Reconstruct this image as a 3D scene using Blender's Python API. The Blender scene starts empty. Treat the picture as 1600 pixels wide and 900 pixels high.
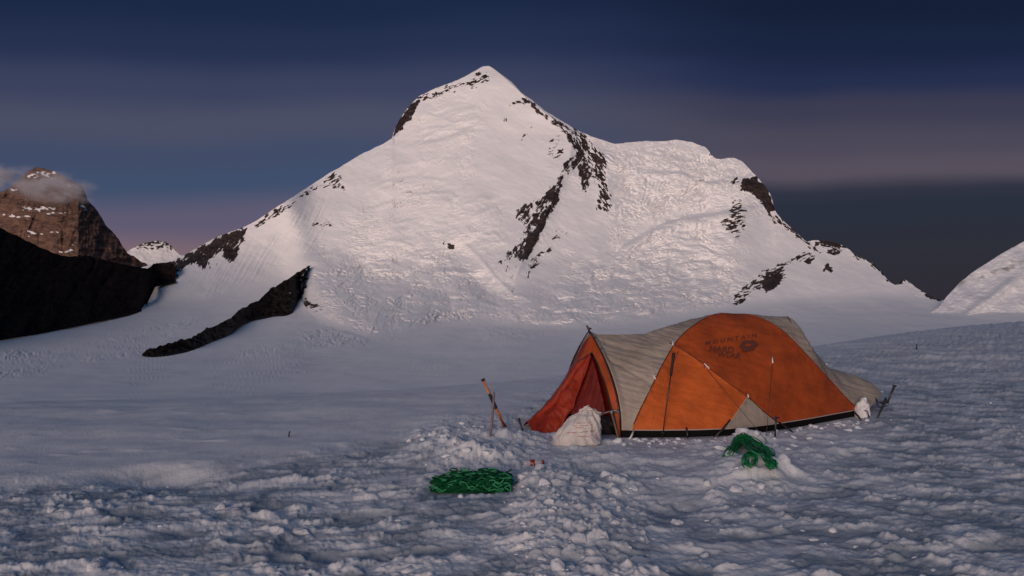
import bpy, math, random
import numpy as np
from mathutils import Vector

R = math.radians
random.seed(7)
rng = np.random.default_rng(11)
F = 1155.6                      # focal length in photo pixels (26 mm on a 36 mm sensor, 1600 px wide)
HV = 455.0                      # photo row of the horizon
CH = 1.6                        # camera height

scene = bpy.context.scene
COL = scene.collection

# ------------------------------------------------------------------ camera
cd = bpy.data.cameras.new("camera")
cd.lens = 26.0
cd.sensor_width = 36.0
cd.shift_y = (HV - 450.0) / 1600.0
cd.clip_start = 0.05
cd.clip_end = 30000.0
cam = bpy.data.objects.new("camera", cd)
COL.objects.link(cam)
cam.location = (0, 0, CH)
cam.rotation_euler = (R(90), 0, 0)
scene.camera = cam

scene.view_settings.view_transform = 'Standard'
scene.view_settings.look = 'None'
scene.view_settings.exposure = 0.0
scene.view_settings.gamma = 1.0
scene.view_settings.use_curve_mapping = False
scene.render.engine = 'CYCLES'
scene.cycles.use_denoising = True
scene.cycles.max_bounces = 6
scene.cycles.diffuse_bounces = 3
scene.cycles.volume_bounces = 1


def lin(r, g, b):
    def c(x):
        x /= 255.0
        return x / 12.92 if x <= 0.04045 else ((x + 0.055) / 1.055) ** 2.4
    return (c(r), c(g), c(b), 1.0)


# ------------------------------------------------------------------ sun (afterglow behind the camera)
SUN_EL, SUN_AZ = 10.0, 200.0      # azimuth clockwise from +Y: behind the camera, a little to the left
sd = bpy.data.lights.new("sun", 'SUN')
sd.energy = 2.4
sd.angle = R(34)
sd.color = (1.0, 0.75, 0.63)
sun = bpy.data.objects.new("sun", sd)
COL.objects.link(sun)
dv = Vector((math.sin(R(SUN_AZ)) * math.cos(R(SUN_EL)), math.cos(R(SUN_AZ)) * math.cos(R(SUN_EL)), math.sin(R(SUN_EL))))
sun.rotation_euler = dv.to_track_quat('Z', 'Y').to_euler()

# ------------------------------------------------------------------ world
world = bpy.data.worlds.new("World")
scene.world = world
world.use_nodes = True
wt = world.node_tree
wt.nodes.clear()
wn, wl = wt.nodes.new, wt.links.new


def wmath(op, a, b=None, c=None, clamp=False):
    n = wn('ShaderNodeMath')
    n.operation = op
    n.use_clamp = clamp
    for i, v in enumerate((a, b, c)):
        if v is None:
            continue
        if isinstance(v, (int, float)):
            n.inputs[i].default_value = v
        else:
            wl(v, n.inputs[i])
    return n.outputs[0]


tc = wn('ShaderNodeTexCoord')
nrm = wn('ShaderNodeVectorMath'); nrm.operation = 'NORMALIZE'
wl(tc.outputs['Generated'], nrm.inputs[0])
sep = wn('ShaderNodeSeparateXYZ'); wl(nrm.outputs[0], sep.inputs[0])
mp = wn('ShaderNodeMapping'); mp.inputs['Scale'].default_value = (1.3, 1.3, 9.0)
mp.inputs['Rotation'].default_value = (0, R(0.6), 0)
wl(nrm.outputs[0], mp.inputs[0])
nz = wn('ShaderNodeTexNoise'); nz.inputs['Scale'].default_value = 1.6
nz.inputs['Detail'].default_value = 5.0; nz.inputs['Roughness'].default_value = 0.45
wl(mp.outputs[0], nz.inputs['Vector'])
nz2 = wn('ShaderNodeTexNoise'); nz2.inputs['Scale'].default_value = 2.2; nz2.inputs['Detail'].default_value = 3.0; nz2.inputs['Roughness'].default_value = 0.4
wl(nrm.outputs[0], nz2.inputs['Vector'])
wob = wmath('MULTIPLY', wmath('SUBTRACT', nz.outputs[0], 0.5), 0.034)
elev = wmath('ADD', wmath('DIVIDE', sep.outputs[2], wmath('MAXIMUM', sep.outputs[1], 0.5)), wmath('ADD', wob, wmath('MULTIPLY', wmath('SUBTRACT', nz2.outputs[0], 0.5), 0.085)))


def vramp(stops):
    """colour by sine of elevation; stops are (photo row, rgb)"""
    n = wn('ShaderNodeValToRGB')
    cr = n.color_ramp
    cr.interpolation = 'EASE'
    while len(cr.elements) > 1:
        cr.elements.remove(cr.elements[-1])
    first = True
    for v, c in sorted(stops, key=lambda q: -q[0]):
        t = (HV - v) / F
        p = max(0.0, min(1.0, t))
        if first:
            cr.elements[0].position = p; cr.elements[0].color = lin(*c); first = False
        else:
            e = cr.elements.new(p); e.color = lin(*c)
    wl(elev, n.inputs[0])
    return n.outputs[0]


left = vramp([(455, (134, 108, 116)), (400, (124, 102, 112)), (345, (96, 90, 114)), (290, (64, 79, 108)),
              (240, (66, 76, 104)), (190, (76, 79, 101)), (135, (60, 66, 94)), (60, (37, 48, 79)), (0, (27, 39, 70)), (-130, (26, 38, 68)), (-420, (50, 78, 112))])
right = vramp([(455, (40, 40, 53)), (380, (41, 41, 54)), (325, (40, 43, 58)), (303, (46, 47, 62)), (264, (88, 78, 91)),
               (220, (76, 71, 87)), (165, (60, 59, 80)), (115, (36, 44, 76)), (60, (24, 34, 62)), (0, (20, 28, 52)), (-130, (22, 33, 60)), (-420, (50, 78, 112))])
mr = wn('ShaderNodeMapRange'); mr.interpolation_type = 'SMOOTHSTEP'
mr.inputs[1].default_value = -0.05; mr.inputs[2].default_value = 0.36
wl(wmath('ADD', sep.outputs[0], wmath('MULTIPLY', wob, 2.0)), mr.inputs[0])
mx = wn('ShaderNodeMix'); mx.data_type = 'RGBA'
wl(mr.outputs[0], mx.inputs[0]); wl(left, mx.inputs[6]); wl(right, mx.inputs[7])
# brighter, warmer dusk behind the camera, where the sun has gone
bk = wn('ShaderNodeMapRange'); bk.interpolation_type = 'SMOOTHSTEP'
bk.inputs[1].default_value = 0.25; bk.inputs[2].default_value = -0.9
wl(sep.outputs[1], bk.inputs[0])
mb = wn('ShaderNodeMix'); mb.data_type = 'RGBA'
wl(bk.outputs[0], mb.inputs[0]); wl(mx.outputs[2], mb.inputs[6]); mb.inputs[7].default_value = (0.056, 0.087, 0.126, 1)
bg1 = wn('ShaderNodeBackground'); bg1.inputs[1].default_value = 0.95
wl(mb.outputs[2], bg1.inputs[0])
sky = wn('ShaderNodeTexSky'); sky.sky_type = 'NISHITA'; sky.sun_disc = False
sky.sun_elevation = R(1.0); sky.sun_rotation = R(SUN_AZ); sky.altitude = 4500
sky.air_density = 1.0; sky.dust_density = 1.0; sky.ozone_density = 2.0
bg2 = wn('ShaderNodeBackground'); bg2.inputs[1].default_value = 0.004
wl(sky.outputs[0], bg2.inputs[0])
ads = wn('ShaderNodeAddShader'); wl(bg1.outputs[0], ads.inputs[0]); wl(bg2.outputs[0], ads.inputs[1])
wo = wn('ShaderNodeOutputWorld'); wl(ads.outputs[0], wo.inputs[0])


# ------------------------------------------------------------------ numpy noise
def _hash(ix, iy, seed):
    h = (ix.astype(np.int64) * 374761393 + iy.astype(np.int64) * 668265263 + seed * 1442695041) & 0xFFFFFFFF
    h = ((h ^ (h >> 13)) * 1274126177) & 0xFFFFFFFF
    h = ((h ^ (h >> 16)) * 2246822519) & 0xFFFFFFFF
    return (h ^ (h >> 15)) & 0xFFFFFFFF


def perlin(x, y, seed=0):
    x = np.asarray(x, float); y = np.asarray(y, float)
    x0 = np.floor(x); y0 = np.floor(y)
    fx = x - x0; fy = y - y0
    u = fx * fx * fx * (fx * (fx * 6 - 15) + 10); v = fy * fy * fy * (fy * (fy * 6 - 15) + 10)

    def g(dx, dy):
        a = _hash(x0 + dx, y0 + dy, seed) * (2 * math.pi / 4294967296.0)
        return np.cos(a) * (fx - dx) + np.sin(a) * (fy - dy)
    n0 = g(0, 0) * (1 - u) + g(1, 0) * u
    n1 = g(0, 1) * (1 - u) + g(1, 1) * u
    return (n0 * (1 - v) + n1 * v) * 1.45


def fbm(x, y, oct=4, seed=0, rough=0.5):
    s = 0.0; a = 1.0; t = 0.0
    for i in range(oct):
        s = s + a * perlin(x, y, seed + i * 17); t += a
        x = x * 2.03 + 3.1; y = y * 2.03 + 1.7; a *= rough
    return s / t


def ridged(x, y, oct=4, seed=0, rough=0.5):
    s = 0.0; a = 1.0; t = 0.0
    for i in range(oct):
        s = s + a * (1 - 2 * np.abs(perlin(x, y, seed + i * 17))); t += a
        x = x * 2.07 + 3.1; y = y * 2.07 + 1.7; a *= rough
    return s / t


def worley(x, y, seed=0):
    """distance to the nearest and second nearest jittered point, plus that point's random number"""
    x = np.asarray(x, float); y = np.asarray(y, float)
    x0 = np.floor(x); y0 = np.floor(y)
    f1 = np.full(x.shape, 9.0); f2 = np.full(x.shape, 9.0); rid = np.zeros(x.shape)
    for dx in (-1, 0, 1):
        for dy in (-1, 0, 1):
            h = _hash(x0 + dx, y0 + dy, seed)
            jx = (h & 0xFFFF) / 65536.0; jy = ((h >> 16) & 0xFFFF) / 65536.0
            d = np.hypot(x0 + dx + jx - x, y0 + dy + jy - y)
            n = d < f1
            f2 = np.where(n, f1, np.minimum(f2, d)); f1 = np.where(n, d, f1)
            rid = np.where(n, ((h >> 7) & 0x3FF) / 1024.0, rid)
    return f1, f2, rid


def sstep(a, b, x):
    t = np.clip((x - a) / (b - a), 0, 1)
    return t * t * (3 - 2 * t)


def curve(pts):
    a = np.array(pts, float)
    return lambda u: np.interp(u, a[:, 0], a[:, 1])


def smooth_curve(pts, sig=6.0, lo=-400, hi=2000):
    a = np.array(pts, float)
    g = np.arange(lo, hi, 1.0)
    y = np.interp(g, a[:, 0], a[:, 1])
    k = np.exp(-0.5 * (np.arange(-3 * int(sig) - 3, 3 * int(sig) + 4) / sig) ** 2); k /= k.sum()
    h = len(k) // 2
    yy = np.convolve(np.pad(y, h, mode='edge'), k, mode='valid')
    return lambda u: np.interp(u, g, yy)


def signed_poly(u, v, poly):
    """positive inside, in pixels"""
    p = np.array(poly, float)
    d = np.full(u.shape, 1e9); ins = np.zeros(u.shape, bool)
    for i in range(len(p)):
        a = p[i]; b = p[(i + 1) % len(p)]
        e = b - a; L = max(e @ e, 1e-9)
        t = np.clip(((u - a[0]) * e[0] + (v - a[1]) * e[1]) / L, 0, 1)
        d = np.minimum(d, np.hypot(u - a[0] - t * e[0], v - a[1] - t * e[1]))
        c = ((a[1] > v) != (b[1] > v))
        with np.errstate(divide='ignore', invalid='ignore'):
            xi = (b[0] - a[0]) * (v - a[1]) / ((b[1] - a[1]) if b[1] != a[1] else 1e-9) + a[0]
        ins ^= c & (u < xi)
    return np.where(ins, d, -d)


def line_dist(u, v, pts):
    p = np.array(pts, float)
    d = np.full(u.shape, 1e9)
    for i in range(len(p) - 1):
        a = p[i]; b = p[i + 1]; e = b - a; L = max(e @ e, 1e-9)
        t = np.clip(((u - a[0]) * e[0] + (v - a[1]) * e[1]) / L, 0, 1)
        d = np.minimum(d, np.hypot(u - a[0] - t * e[0], v - a[1] - t * e[1]))
    return d


# ------------------------------------------------------------------ scene helpers
def link(name, me, mat=None, parent=None):
    o = bpy.data.objects.new(name, me)
    COL.objects.link(o)
    if mat is not None:
        me.materials.append(mat)
    if parent is not None:
        o.parent = parent
    return o


def np_mesh(name, verts, quads, smooth=True):
    me = bpy.data.meshes.new(name)
    verts = np.ascontiguousarray(verts, np.float32); quads = np.ascontiguousarray(quads, np.int32)
    n, m, k = len(verts), len(quads), quads.shape[1]
    me.vertices.add(n); me.vertices.foreach_set('co', verts.ravel())
    me.loops.add(m * k); me.loops.foreach_set('vertex_index', quads.ravel())
    me.polygons.add(m)
    me.polygons.foreach_set('loop_start', np.arange(0, m * k, k, dtype=np.int32))
    me.polygons.foreach_set('use_smooth', np.full(m, smooth))
    me.update(calc_edges=True)
    return me


def grid_quads(nr, nc):
    i = np.arange(nr - 1)[:, None] * nc + np.arange(nc - 1)[None, :]
    i = i.ravel()
    return np.stack([i, i + 1, i + nc + 1, i + nc], 1)


def attr(me, name, vals):
    a = me.attributes.new(name, 'FLOAT', 'POINT')
    a.data.foreach_set('value', np.ascontiguousarray(vals, np.float32).ravel())


def tag(o, label=None, cat=None, group=None, kind=None):
    if label: o['label'] = label
    if cat: o['category'] = cat
    if group: o['group'] = group
    if kind: o['kind'] = kind
    return o


def empty(name, loc):
    o = bpy.data.objects.new(name, None)
    COL.objects.link(o)
    o.location = loc
    o.empty_display_size = 0.1
    return o


def part(name, me, mat, root):
    """mesh in world coordinates parented to an empty whose only transform is a translation"""
    l = root.matrix_basis.translation if root.parent is None else Vector((0, 0, 0))
    if root.parent is None:
        me.transform(__import__('mathutils').Matrix.Translation(-l))
    else:
        l2 = root.parent.matrix_basis.translation
        me.transform(__import__('mathutils').Matrix.Translation(-l2))
    return link(name, me, mat, root)


class MB:
    """collects shapes into one mesh"""
    def __init__(s):
        s.v = []; s.f = []

    def tube(s, pts, r, n=8, cap=True, flat=1.0):
        pts = [Vector(p) for p in pts]
        rs = list(r) if hasattr(r, '__len__') else [r] * len(pts)
        b0 = len(s.v)
        t0 = (pts[1] - pts[0]).normalized()
        up = Vector((0, 0, 1)) if abs(t0.z) < 0.9 else Vector((1, 0, 0))
        x = t0.cross(up).normalized()
        for i, p in enumerate(pts):
            if i == 0: t = t0
            elif i == len(pts) - 1: t = (pts[-1] - pts[-2]).normalized()
            else: t = (pts[i + 1] - pts[i - 1]).normalized()
            x = (x - t * x.dot(t))
            x = x.normalized() if x.length > 1e-6 else t.orthogonal().normalized()
            y = t.cross(x)
            for k in range(n):
                a = 2 * math.pi * k / n
                s.v.append(p + (x * math.cos(a) + y * math.sin(a) * flat) * rs[i])
        for i in range(len(pts) - 1):
            for k in range(n):
                a = b0 + i * n + k; b = b0 + i * n + (k + 1) % n
                s.f.append((a, b, b + n, a + n))
        if cap:
            s.f.append(tuple(b0 + k for k in reversed(range(n))))
            e = b0 + (len(pts) - 1) * n
            s.f.append(tuple(e + k for k in range(n)))
        return s

    def box(s, c, sx, sy, sz, ax=None):
        """box centred at c with half sizes along the frame ax (three vectors)"""
        ax = ax or (Vector((1, 0, 0)), Vector((0, 1, 0)), Vector((0, 0, 1)))
        b = len(s.v); c = Vector(c)
        for dx in (-1, 1):
            for dy in (-1, 1):
                for dz in (-1, 1):
                    s.v.append(c + ax[0] * sx * dx + ax[1] * sy * dy + ax[2] * sz * dz)
        for q in ((0, 1, 3, 2), (4, 6, 7, 5), (0, 4, 5, 1), (2, 3, 7, 6), (0, 2, 6, 4), (1, 5, 7, 3)):
            s.f.append(tuple(b + i for i in q))
        return s

    def mesh(s, name='m', smooth=True):
        me = bpy.data.meshes.new(name)
        me.from_pydata([tuple(v) for v in s.v], [], s.f)
        me.polygons.foreach_set('use_smooth', [smooth] * len(me.polygons))
        me.update()
        return me


def spline(pts, n=8):
    """Catmull-Rom through the points"""
    p = [Vector(q) for q in pts]
    p = [p[0] * 2 - p[1]] + p + [p[-1] * 2 - p[-2]]
    out = []
    for i in range(1, len(p) - 2):
        for k in range(n):
            t = k / n
            out.append(0.5 * ((2 * p[i]) + (p[i + 1] - p[i - 1]) * t + (2 * p[i - 1] - 5 * p[i] + 4 * p[i + 1] - p[i + 2]) * t * t
                              + (3 * p[i] - p[i - 1] - 3 * p[i + 1] + p[i + 2]) * t ** 3))
    out.append(p[-2])
    return out


def pt(px, v, Y):
    return Vector(((px - 800) / F * Y, Y, CH + (HV - v) / F * Y))


def gpt(px, v, z=0.0):
    Y = F * (CH - z) / (v - HV)
    return Vector(((px - 800) / F * Y, Y, z))


# ------------------------------------------------------------------ materials
def mat(name, col, rough=0.6, metal=0.0, noise=None, bump=None, spec=0.5, sheen=0.0, trans=0.0):
    """noise = (scale, dark multiplier, light multiplier); bump = (scale, strength, distance)"""
    m = bpy.data.materials.new(name)
    m.use_nodes = True
    t = m.node_tree; N = t.nodes; L = t.links
    b = N['Principled BSDF']
    b.inputs['Base Color'].default_value = (*col[:3], 1)
    b.inputs['Roughness'].default_value = rough
    b.inputs['Metallic'].default_value = metal
    b.inputs['Specular IOR Level'].default_value = spec
    b.inputs['Sheen Weight'].default_value = sheen
    co = N.new('ShaderNodeTexCoord')
    if noise:
        n = N.new('ShaderNodeTexNoise'); n.inputs['Scale'].default_value = noise[0]; n.inputs['Detail'].default_value = 6
        n.inputs['Roughness'].default_value = 0.6
        L.new(co.outputs['Object'], n.inputs['Vector'])
        r = N.new('ShaderNodeValToRGB')
        r.color_ramp.elements[0].position = 0.3; r.color_ramp.elements[1].position = 0.7
        r.color_ramp.elements[0].color = (*[min(1, c * noise[1]) for c in col[:3]], 1)
        r.color_ramp.elements[1].color = (*[min(1, c * noise[2]) for c in col[:3]], 1)
        L.new(n.outputs[0], r.inputs[0]); L.new(r.outputs[0], b.inputs['Base Color'])
    if bump:
        n2 = N.new('ShaderNodeTexNoise'); n2.inputs['Scale'].default_value = bump[0]; n2.inputs['Detail'].default_value = 5
        L.new(co.outputs['Object'], n2.inputs['Vector'])
        bp = N.new('ShaderNodeBump'); bp.inputs['Strength'].default_value = bump[1]; bp.inputs['Distance'].default_value = bump[2]
        L.new(n2.outputs[0], bp.inputs['Height']); L.new(bp.outputs[0], b.inputs['Normal'])
    if trans > 0:
        tr = N.new('ShaderNodeBsdfTranslucent'); tr.inputs[0].default_value = (*col[:3], 1)
        if noise: L.new(r.outputs[0], tr.inputs[0])
        ms = N.new('ShaderNodeMixShader'); ms.inputs[0].default_value = trans
        L.new(b.outputs[0], ms.inputs[1]); L.new(tr.outputs[0], ms.inputs[2])
        L.new(ms.outputs[0], N['Material Output'].inputs[0])
    return m


def snow_mat(name, scale, dist, strength, spec=0.25, grime=0.12, col=(0.80, 0.81, 0.84), rockcols=None, rockscale=0.02, thr=(0.46, 0.54), jitter=0.25, ice=False):
    """snow; where the mesh carries the attribute 'rock' bare rock shows"""
    m = bpy.data.materials.new(name); m.use_nodes = True
    t = m.node_tree; N = t.nodes; L = t.links
    b = N['Principled BSDF']
    b.inputs['Roughness'].default_value = 0.55; b.inputs['Specular IOR Level'].default_value = spec
    co = N.new('ShaderNodeTexCoord')
    n = N.new('ShaderNodeTexNoise'); n.inputs['Scale'].default_value = scale * 0.12; n.inputs['Detail'].default_value = 8; n.inputs['Roughness'].default_value = 0.6
    L.new(co.outputs['Object'], n.inputs['Vector'])
    r = N.new('ShaderNodeValToRGB'); r.color_ramp.elements[0].position = 0.32; r.color_ramp.elements[1].position = 0.62
    r.color_ramp.elements[0].color = (col[0] * (1 - grime * 1.1), col[1] * (1 - grime), col[2] * (1 - grime * 0.8), 1)
    r.color_ramp.elements[1].color = (*col, 1)
    L.new(n.outputs[0], r.inputs[0])
    base = r.outputs[0]
    if ice:
        at = N.new('ShaderNodeAttribute'); at.attribute_name = 'ice'
        mi = N.new('ShaderNodeMix'); mi.data_type = 'RGBA'
        L.new(at.outputs['Fac'], mi.inputs[0]); L.new(base, mi.inputs[6]); mi.inputs[7].default_value = (0.30, 0.345, 0.40, 1)
        base = mi.outputs[2]
    n2 = N.new('ShaderNodeTexNoise'); n2.inputs['Scale'].default_value = scale; n2.inputs['Detail'].default_value = 7; n2.inputs['Roughness'].default_value = 0.62
    L.new(co.outputs['Object'], n2.inputs['Vector'])
    bp = N.new('ShaderNodeBump'); bp.inputs['Strength'].default_value = strength; bp.inputs['Distance'].default_value = dist
    L.new(n2.outputs[0], bp.inputs['Height']); L.new(bp.outputs[0], b.inputs['Normal'])
    if rockcols:
        at = N.new('ShaderNodeAttribute'); at.attribute_name = 'rock'
        nr = N.new('ShaderNodeTexNoise'); nr.inputs['Scale'].default_value = rockscale * 6; nr.inputs['Detail'].default_value = 6; nr.inputs['Roughness'].default_value = 0.7
        L.new(co.outputs['Object'], nr.inputs['Vector'])
        ma = N.new('ShaderNodeMath'); ma.operation = 'MULTIPLY_ADD'
        ma.inputs[1].default_value = jitter; ma.inputs[2].default_value = -jitter * 0.5
        L.new(nr.outputs[0], ma.inputs[0])
        ad = N.new('ShaderNodeMath'); ad.operation = 'ADD'
        L.new(ma.outputs[0], ad.inputs[0]); L.new(at.outputs['Fac'], ad.inputs[1])
        mrn = N.new('ShaderNodeMapRange'); mrn.inputs[1].default_value = thr[0]; mrn.inputs[2].default_value = thr[1]
        L.new(ad.outputs[0], mrn.inputs[0])
        nc = N.new('ShaderNodeTexNoise'); nc.inputs['Scale'].default_value = rockscale; nc.inputs['Detail'].default_value = 8; nc.inputs['Roughness'].default_value = 0.65
        mpn = N.new('ShaderNodeMapping'); mpn.inputs['Scale'].default_value = (1, 1, 1.8)
        L.new(co.outputs['Object'], mpn.inputs[0]); L.new(mpn.outputs[0], nc.inputs['Vector'])
        rr = N.new('ShaderNodeValToRGB'); rr.color_ramp.elements[0].position = 0.3; rr.color_ramp.elements[1].position = 0.7
        rr.color_ramp.elements[0].color = (*rockcols[0], 1); rr.color_ramp.elements[1].color = (*rockcols[1], 1)
        L.new(nc.outputs[0], rr.inputs[0])
        mi = N.new('ShaderNodeMix'); mi.data_type = 'RGBA'
        L.new(mrn.outputs[0], mi.inputs[0]); L.new(base, mi.inputs[6]); L.new(rr.outputs[0], mi.inputs[7])
        base = mi.outputs[2]
    L.new(base, b.inputs['Base Color'])
    return m


M = {}
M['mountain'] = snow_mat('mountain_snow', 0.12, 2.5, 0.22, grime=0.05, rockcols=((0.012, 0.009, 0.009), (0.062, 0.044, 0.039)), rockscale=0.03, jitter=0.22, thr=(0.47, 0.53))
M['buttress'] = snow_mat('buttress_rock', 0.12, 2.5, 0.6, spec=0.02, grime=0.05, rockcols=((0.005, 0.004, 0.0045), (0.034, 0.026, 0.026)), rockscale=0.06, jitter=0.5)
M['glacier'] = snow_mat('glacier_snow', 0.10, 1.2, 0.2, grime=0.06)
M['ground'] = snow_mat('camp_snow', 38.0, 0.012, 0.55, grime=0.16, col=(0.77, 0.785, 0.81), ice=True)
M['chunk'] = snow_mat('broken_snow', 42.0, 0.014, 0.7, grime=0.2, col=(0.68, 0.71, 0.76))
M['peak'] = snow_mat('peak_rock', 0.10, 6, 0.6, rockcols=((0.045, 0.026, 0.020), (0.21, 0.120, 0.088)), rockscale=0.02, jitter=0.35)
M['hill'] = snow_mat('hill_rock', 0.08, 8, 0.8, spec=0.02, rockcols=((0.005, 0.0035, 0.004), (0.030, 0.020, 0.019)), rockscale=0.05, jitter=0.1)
M['icecliff'] = snow_mat('ice_cliff', 0.09, 4, 0.5, grime=0.25, rockcols=((0.22, 0.21, 0.20), (0.40, 0.40, 0.40)), rockscale=0.008, jitter=0.6, thr=(0.40, 0.75))

# ------------------------------------------------------------------ far terrain
_gv = curve([(380, 2720), (412, 2600), (455, 2425), (480, 2250), (500, 2050), (520, 1800), (560, 1250), (600, 850), (660, 540), (760, 330), (1000, 180)])


_gx = np.arange(300, 1100, 1.0)
_gk = np.exp(-0.5 * (np.arange(-75, 76) / 24.0) ** 2); _gk /= _gk.sum()
_gy = np.exp(np.convolve(np.pad(np.log(_gv(_gx)), 75, mode='edge'), _gk, mode='valid'))


def Yg(v):
    return np.interp(v, _gx, _gy)


TOP = smooth_curve([(-400, 470), (150, 440), (200, 425), (240, 412), (262, 410), (275, 405), (300, 392), (330, 375), (350, 366), (380, 355),
                    (400, 345), (430, 325), (445, 316), (480, 293), (515, 270), (530, 262), (560, 243), (600, 224), (613, 216), (616, 203),
                    (625, 185), (640, 165), (655, 150), (680, 138), (715, 125), (740, 112), (755, 103), (765, 103), (775, 110), (800, 128),
                    (815, 145), (830, 155), (850, 172), (880, 190), (905, 205), (925, 213), (940, 218), (960, 225), (985, 222), (1010, 220),
                    (1035, 221), (1055, 218), (1080, 222), (1103, 230), (1112, 242), (1120, 249), (1145, 246), (1160, 252), (1172, 265),
                    (1182, 275), (1195, 290), (1205, 305), (1211, 330), (1222, 343), (1240, 360), (1260, 378), (1272, 375), (1300, 377),
                    (1320, 385), (1340, 400), (1360, 408), (1375, 421), (1390, 441), (1400, 446), (1412, 436), (1420, 440), (1432, 450),
                    (1450, 461), (1470, 468), (1500, 475), (1700, 478), (2000, 478)], 1.6)
FOOT = smooth_curve([(-400, 452), (200, 452), (236, 464), (265, 474), (330, 470), (400, 447), (448, 426), (458, 440), (470, 468), (484, 490), (500, 500), (530, 512),
                     (580, 528), (640, 522), (700, 510), (760, 505), (830, 515), (900, 517), (1000, 508), (1080, 494), (1150, 481),
                     (1250, 469), (1400, 461), (1470, 470), (1500, 477), (2000, 480)], 4)

# base depth raster, blurred
RU = np.arange(-400, 2001, 3.0); RV = np.arange(80, 640, 2.0)
_uu, _vv = np.meshgrid(RU, RV)
_ft = FOOT(_uu)
_up = np.clip(_ft - _vv, 0, None)
_sm = smooth_curve([(-400, 2480), (230, 2420), (400, 2340), (500, 2250), (620, 2140), (760, 2050), (900, 2000), (1100, 2130), (1300, 2340), (1500, 2500), (2000, 2600)], 60)
_Y = np.where(_vv >= _ft, Yg(_vv), Yg(_ft) + 3.3 * _up - 0.9 * np.clip(_up - 70, 0, None) + (_sm(_uu) - Yg(_ft)) * sstep(0, 120, _up))


def blur(a, s, ax):
    k = np.exp(-0.5 * (np.arange(-3 * s, 3 * s + 1) / s) ** 2); k /= k.sum()
    pad = [(0, 0), (0, 0)]; pad[ax] = (3 * s, 3 * s)
    return np.apply_along_axis(lambda m: np.convolve(m, k, mode='valid'), ax, np.pad(a, pad, mode='edge'))


_Y = blur(blur(_Y, 4, 1), 3, 0)


def Ybase(u, v):
    x = np.clip((u - RU[0]) / 3.0, 0, len(RU) - 1.001); y = np.clip((v - RV[0]) / 2.0, 0, len(RV) - 1.001)
    i = x.astype(int); j = y.astype(int); fx = x - i; fy = y - j
    return ((_Y[j, i] * (1 - fx) + _Y[j, i + 1] * fx) * (1 - fy) + (_Y[j + 1, i] * (1 - fx) + _Y[j + 1, i + 1] * fx) * fy)


def zone(u, v, poly, soft):
    return sstep(-soft, soft, signed_poly(u, v, poly))


def rockfield(u, v, feats, ang=0.5, sc=3.6, seed=50):
    """0..1+ bare rock density from outlines with a density each"""
    out = np.zeros(u.shape)
    ca, sa = math.cos(ang), math.sin(ang)
    for i, ft in enumerate(feats):
        poly, dens = ft[0], ft[1]
        an = ft[2] if len(ft) > 2 else ang
        ca, sa = math.cos(an), math.sin(an)
        p = np.array(poly, float); lo = p.min(0) - 8; hi = p.max(0) + 8
        k = (u > lo[0]) & (u < hi[0]) & (v > lo[1]) & (v < hi[1])
        if not k.any():
            continue
        uu, vv = u[k], v[k]
        a = (uu * ca + vv * sa); b = (-uu * sa + vv * ca)
        n = fbm(a / 9.0, b / 2.3, 3, seed + 3 * i, 0.65) * 1.5          # fine strata
        n1 = fbm(a / 26.0, b / 7.0, 3, seed + 40 + i, 0.55) * 1.5       # broken bands
        n2 = fbm(uu / 12, vv / 12, 4, seed + 90 + i, 0.6) * 1.4
        d = signed_poly(uu, vv, poly) + 5.0 * n2
        val = sstep(-6, 7, d) * (dens + np.clip((1.04 - dens) / 0.34, 0.12, 1) * (0.95 * n + 0.6 * n1) + 0.10 * n2)
        out[k] = np.maximum(out[k], val)
    return out


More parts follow.
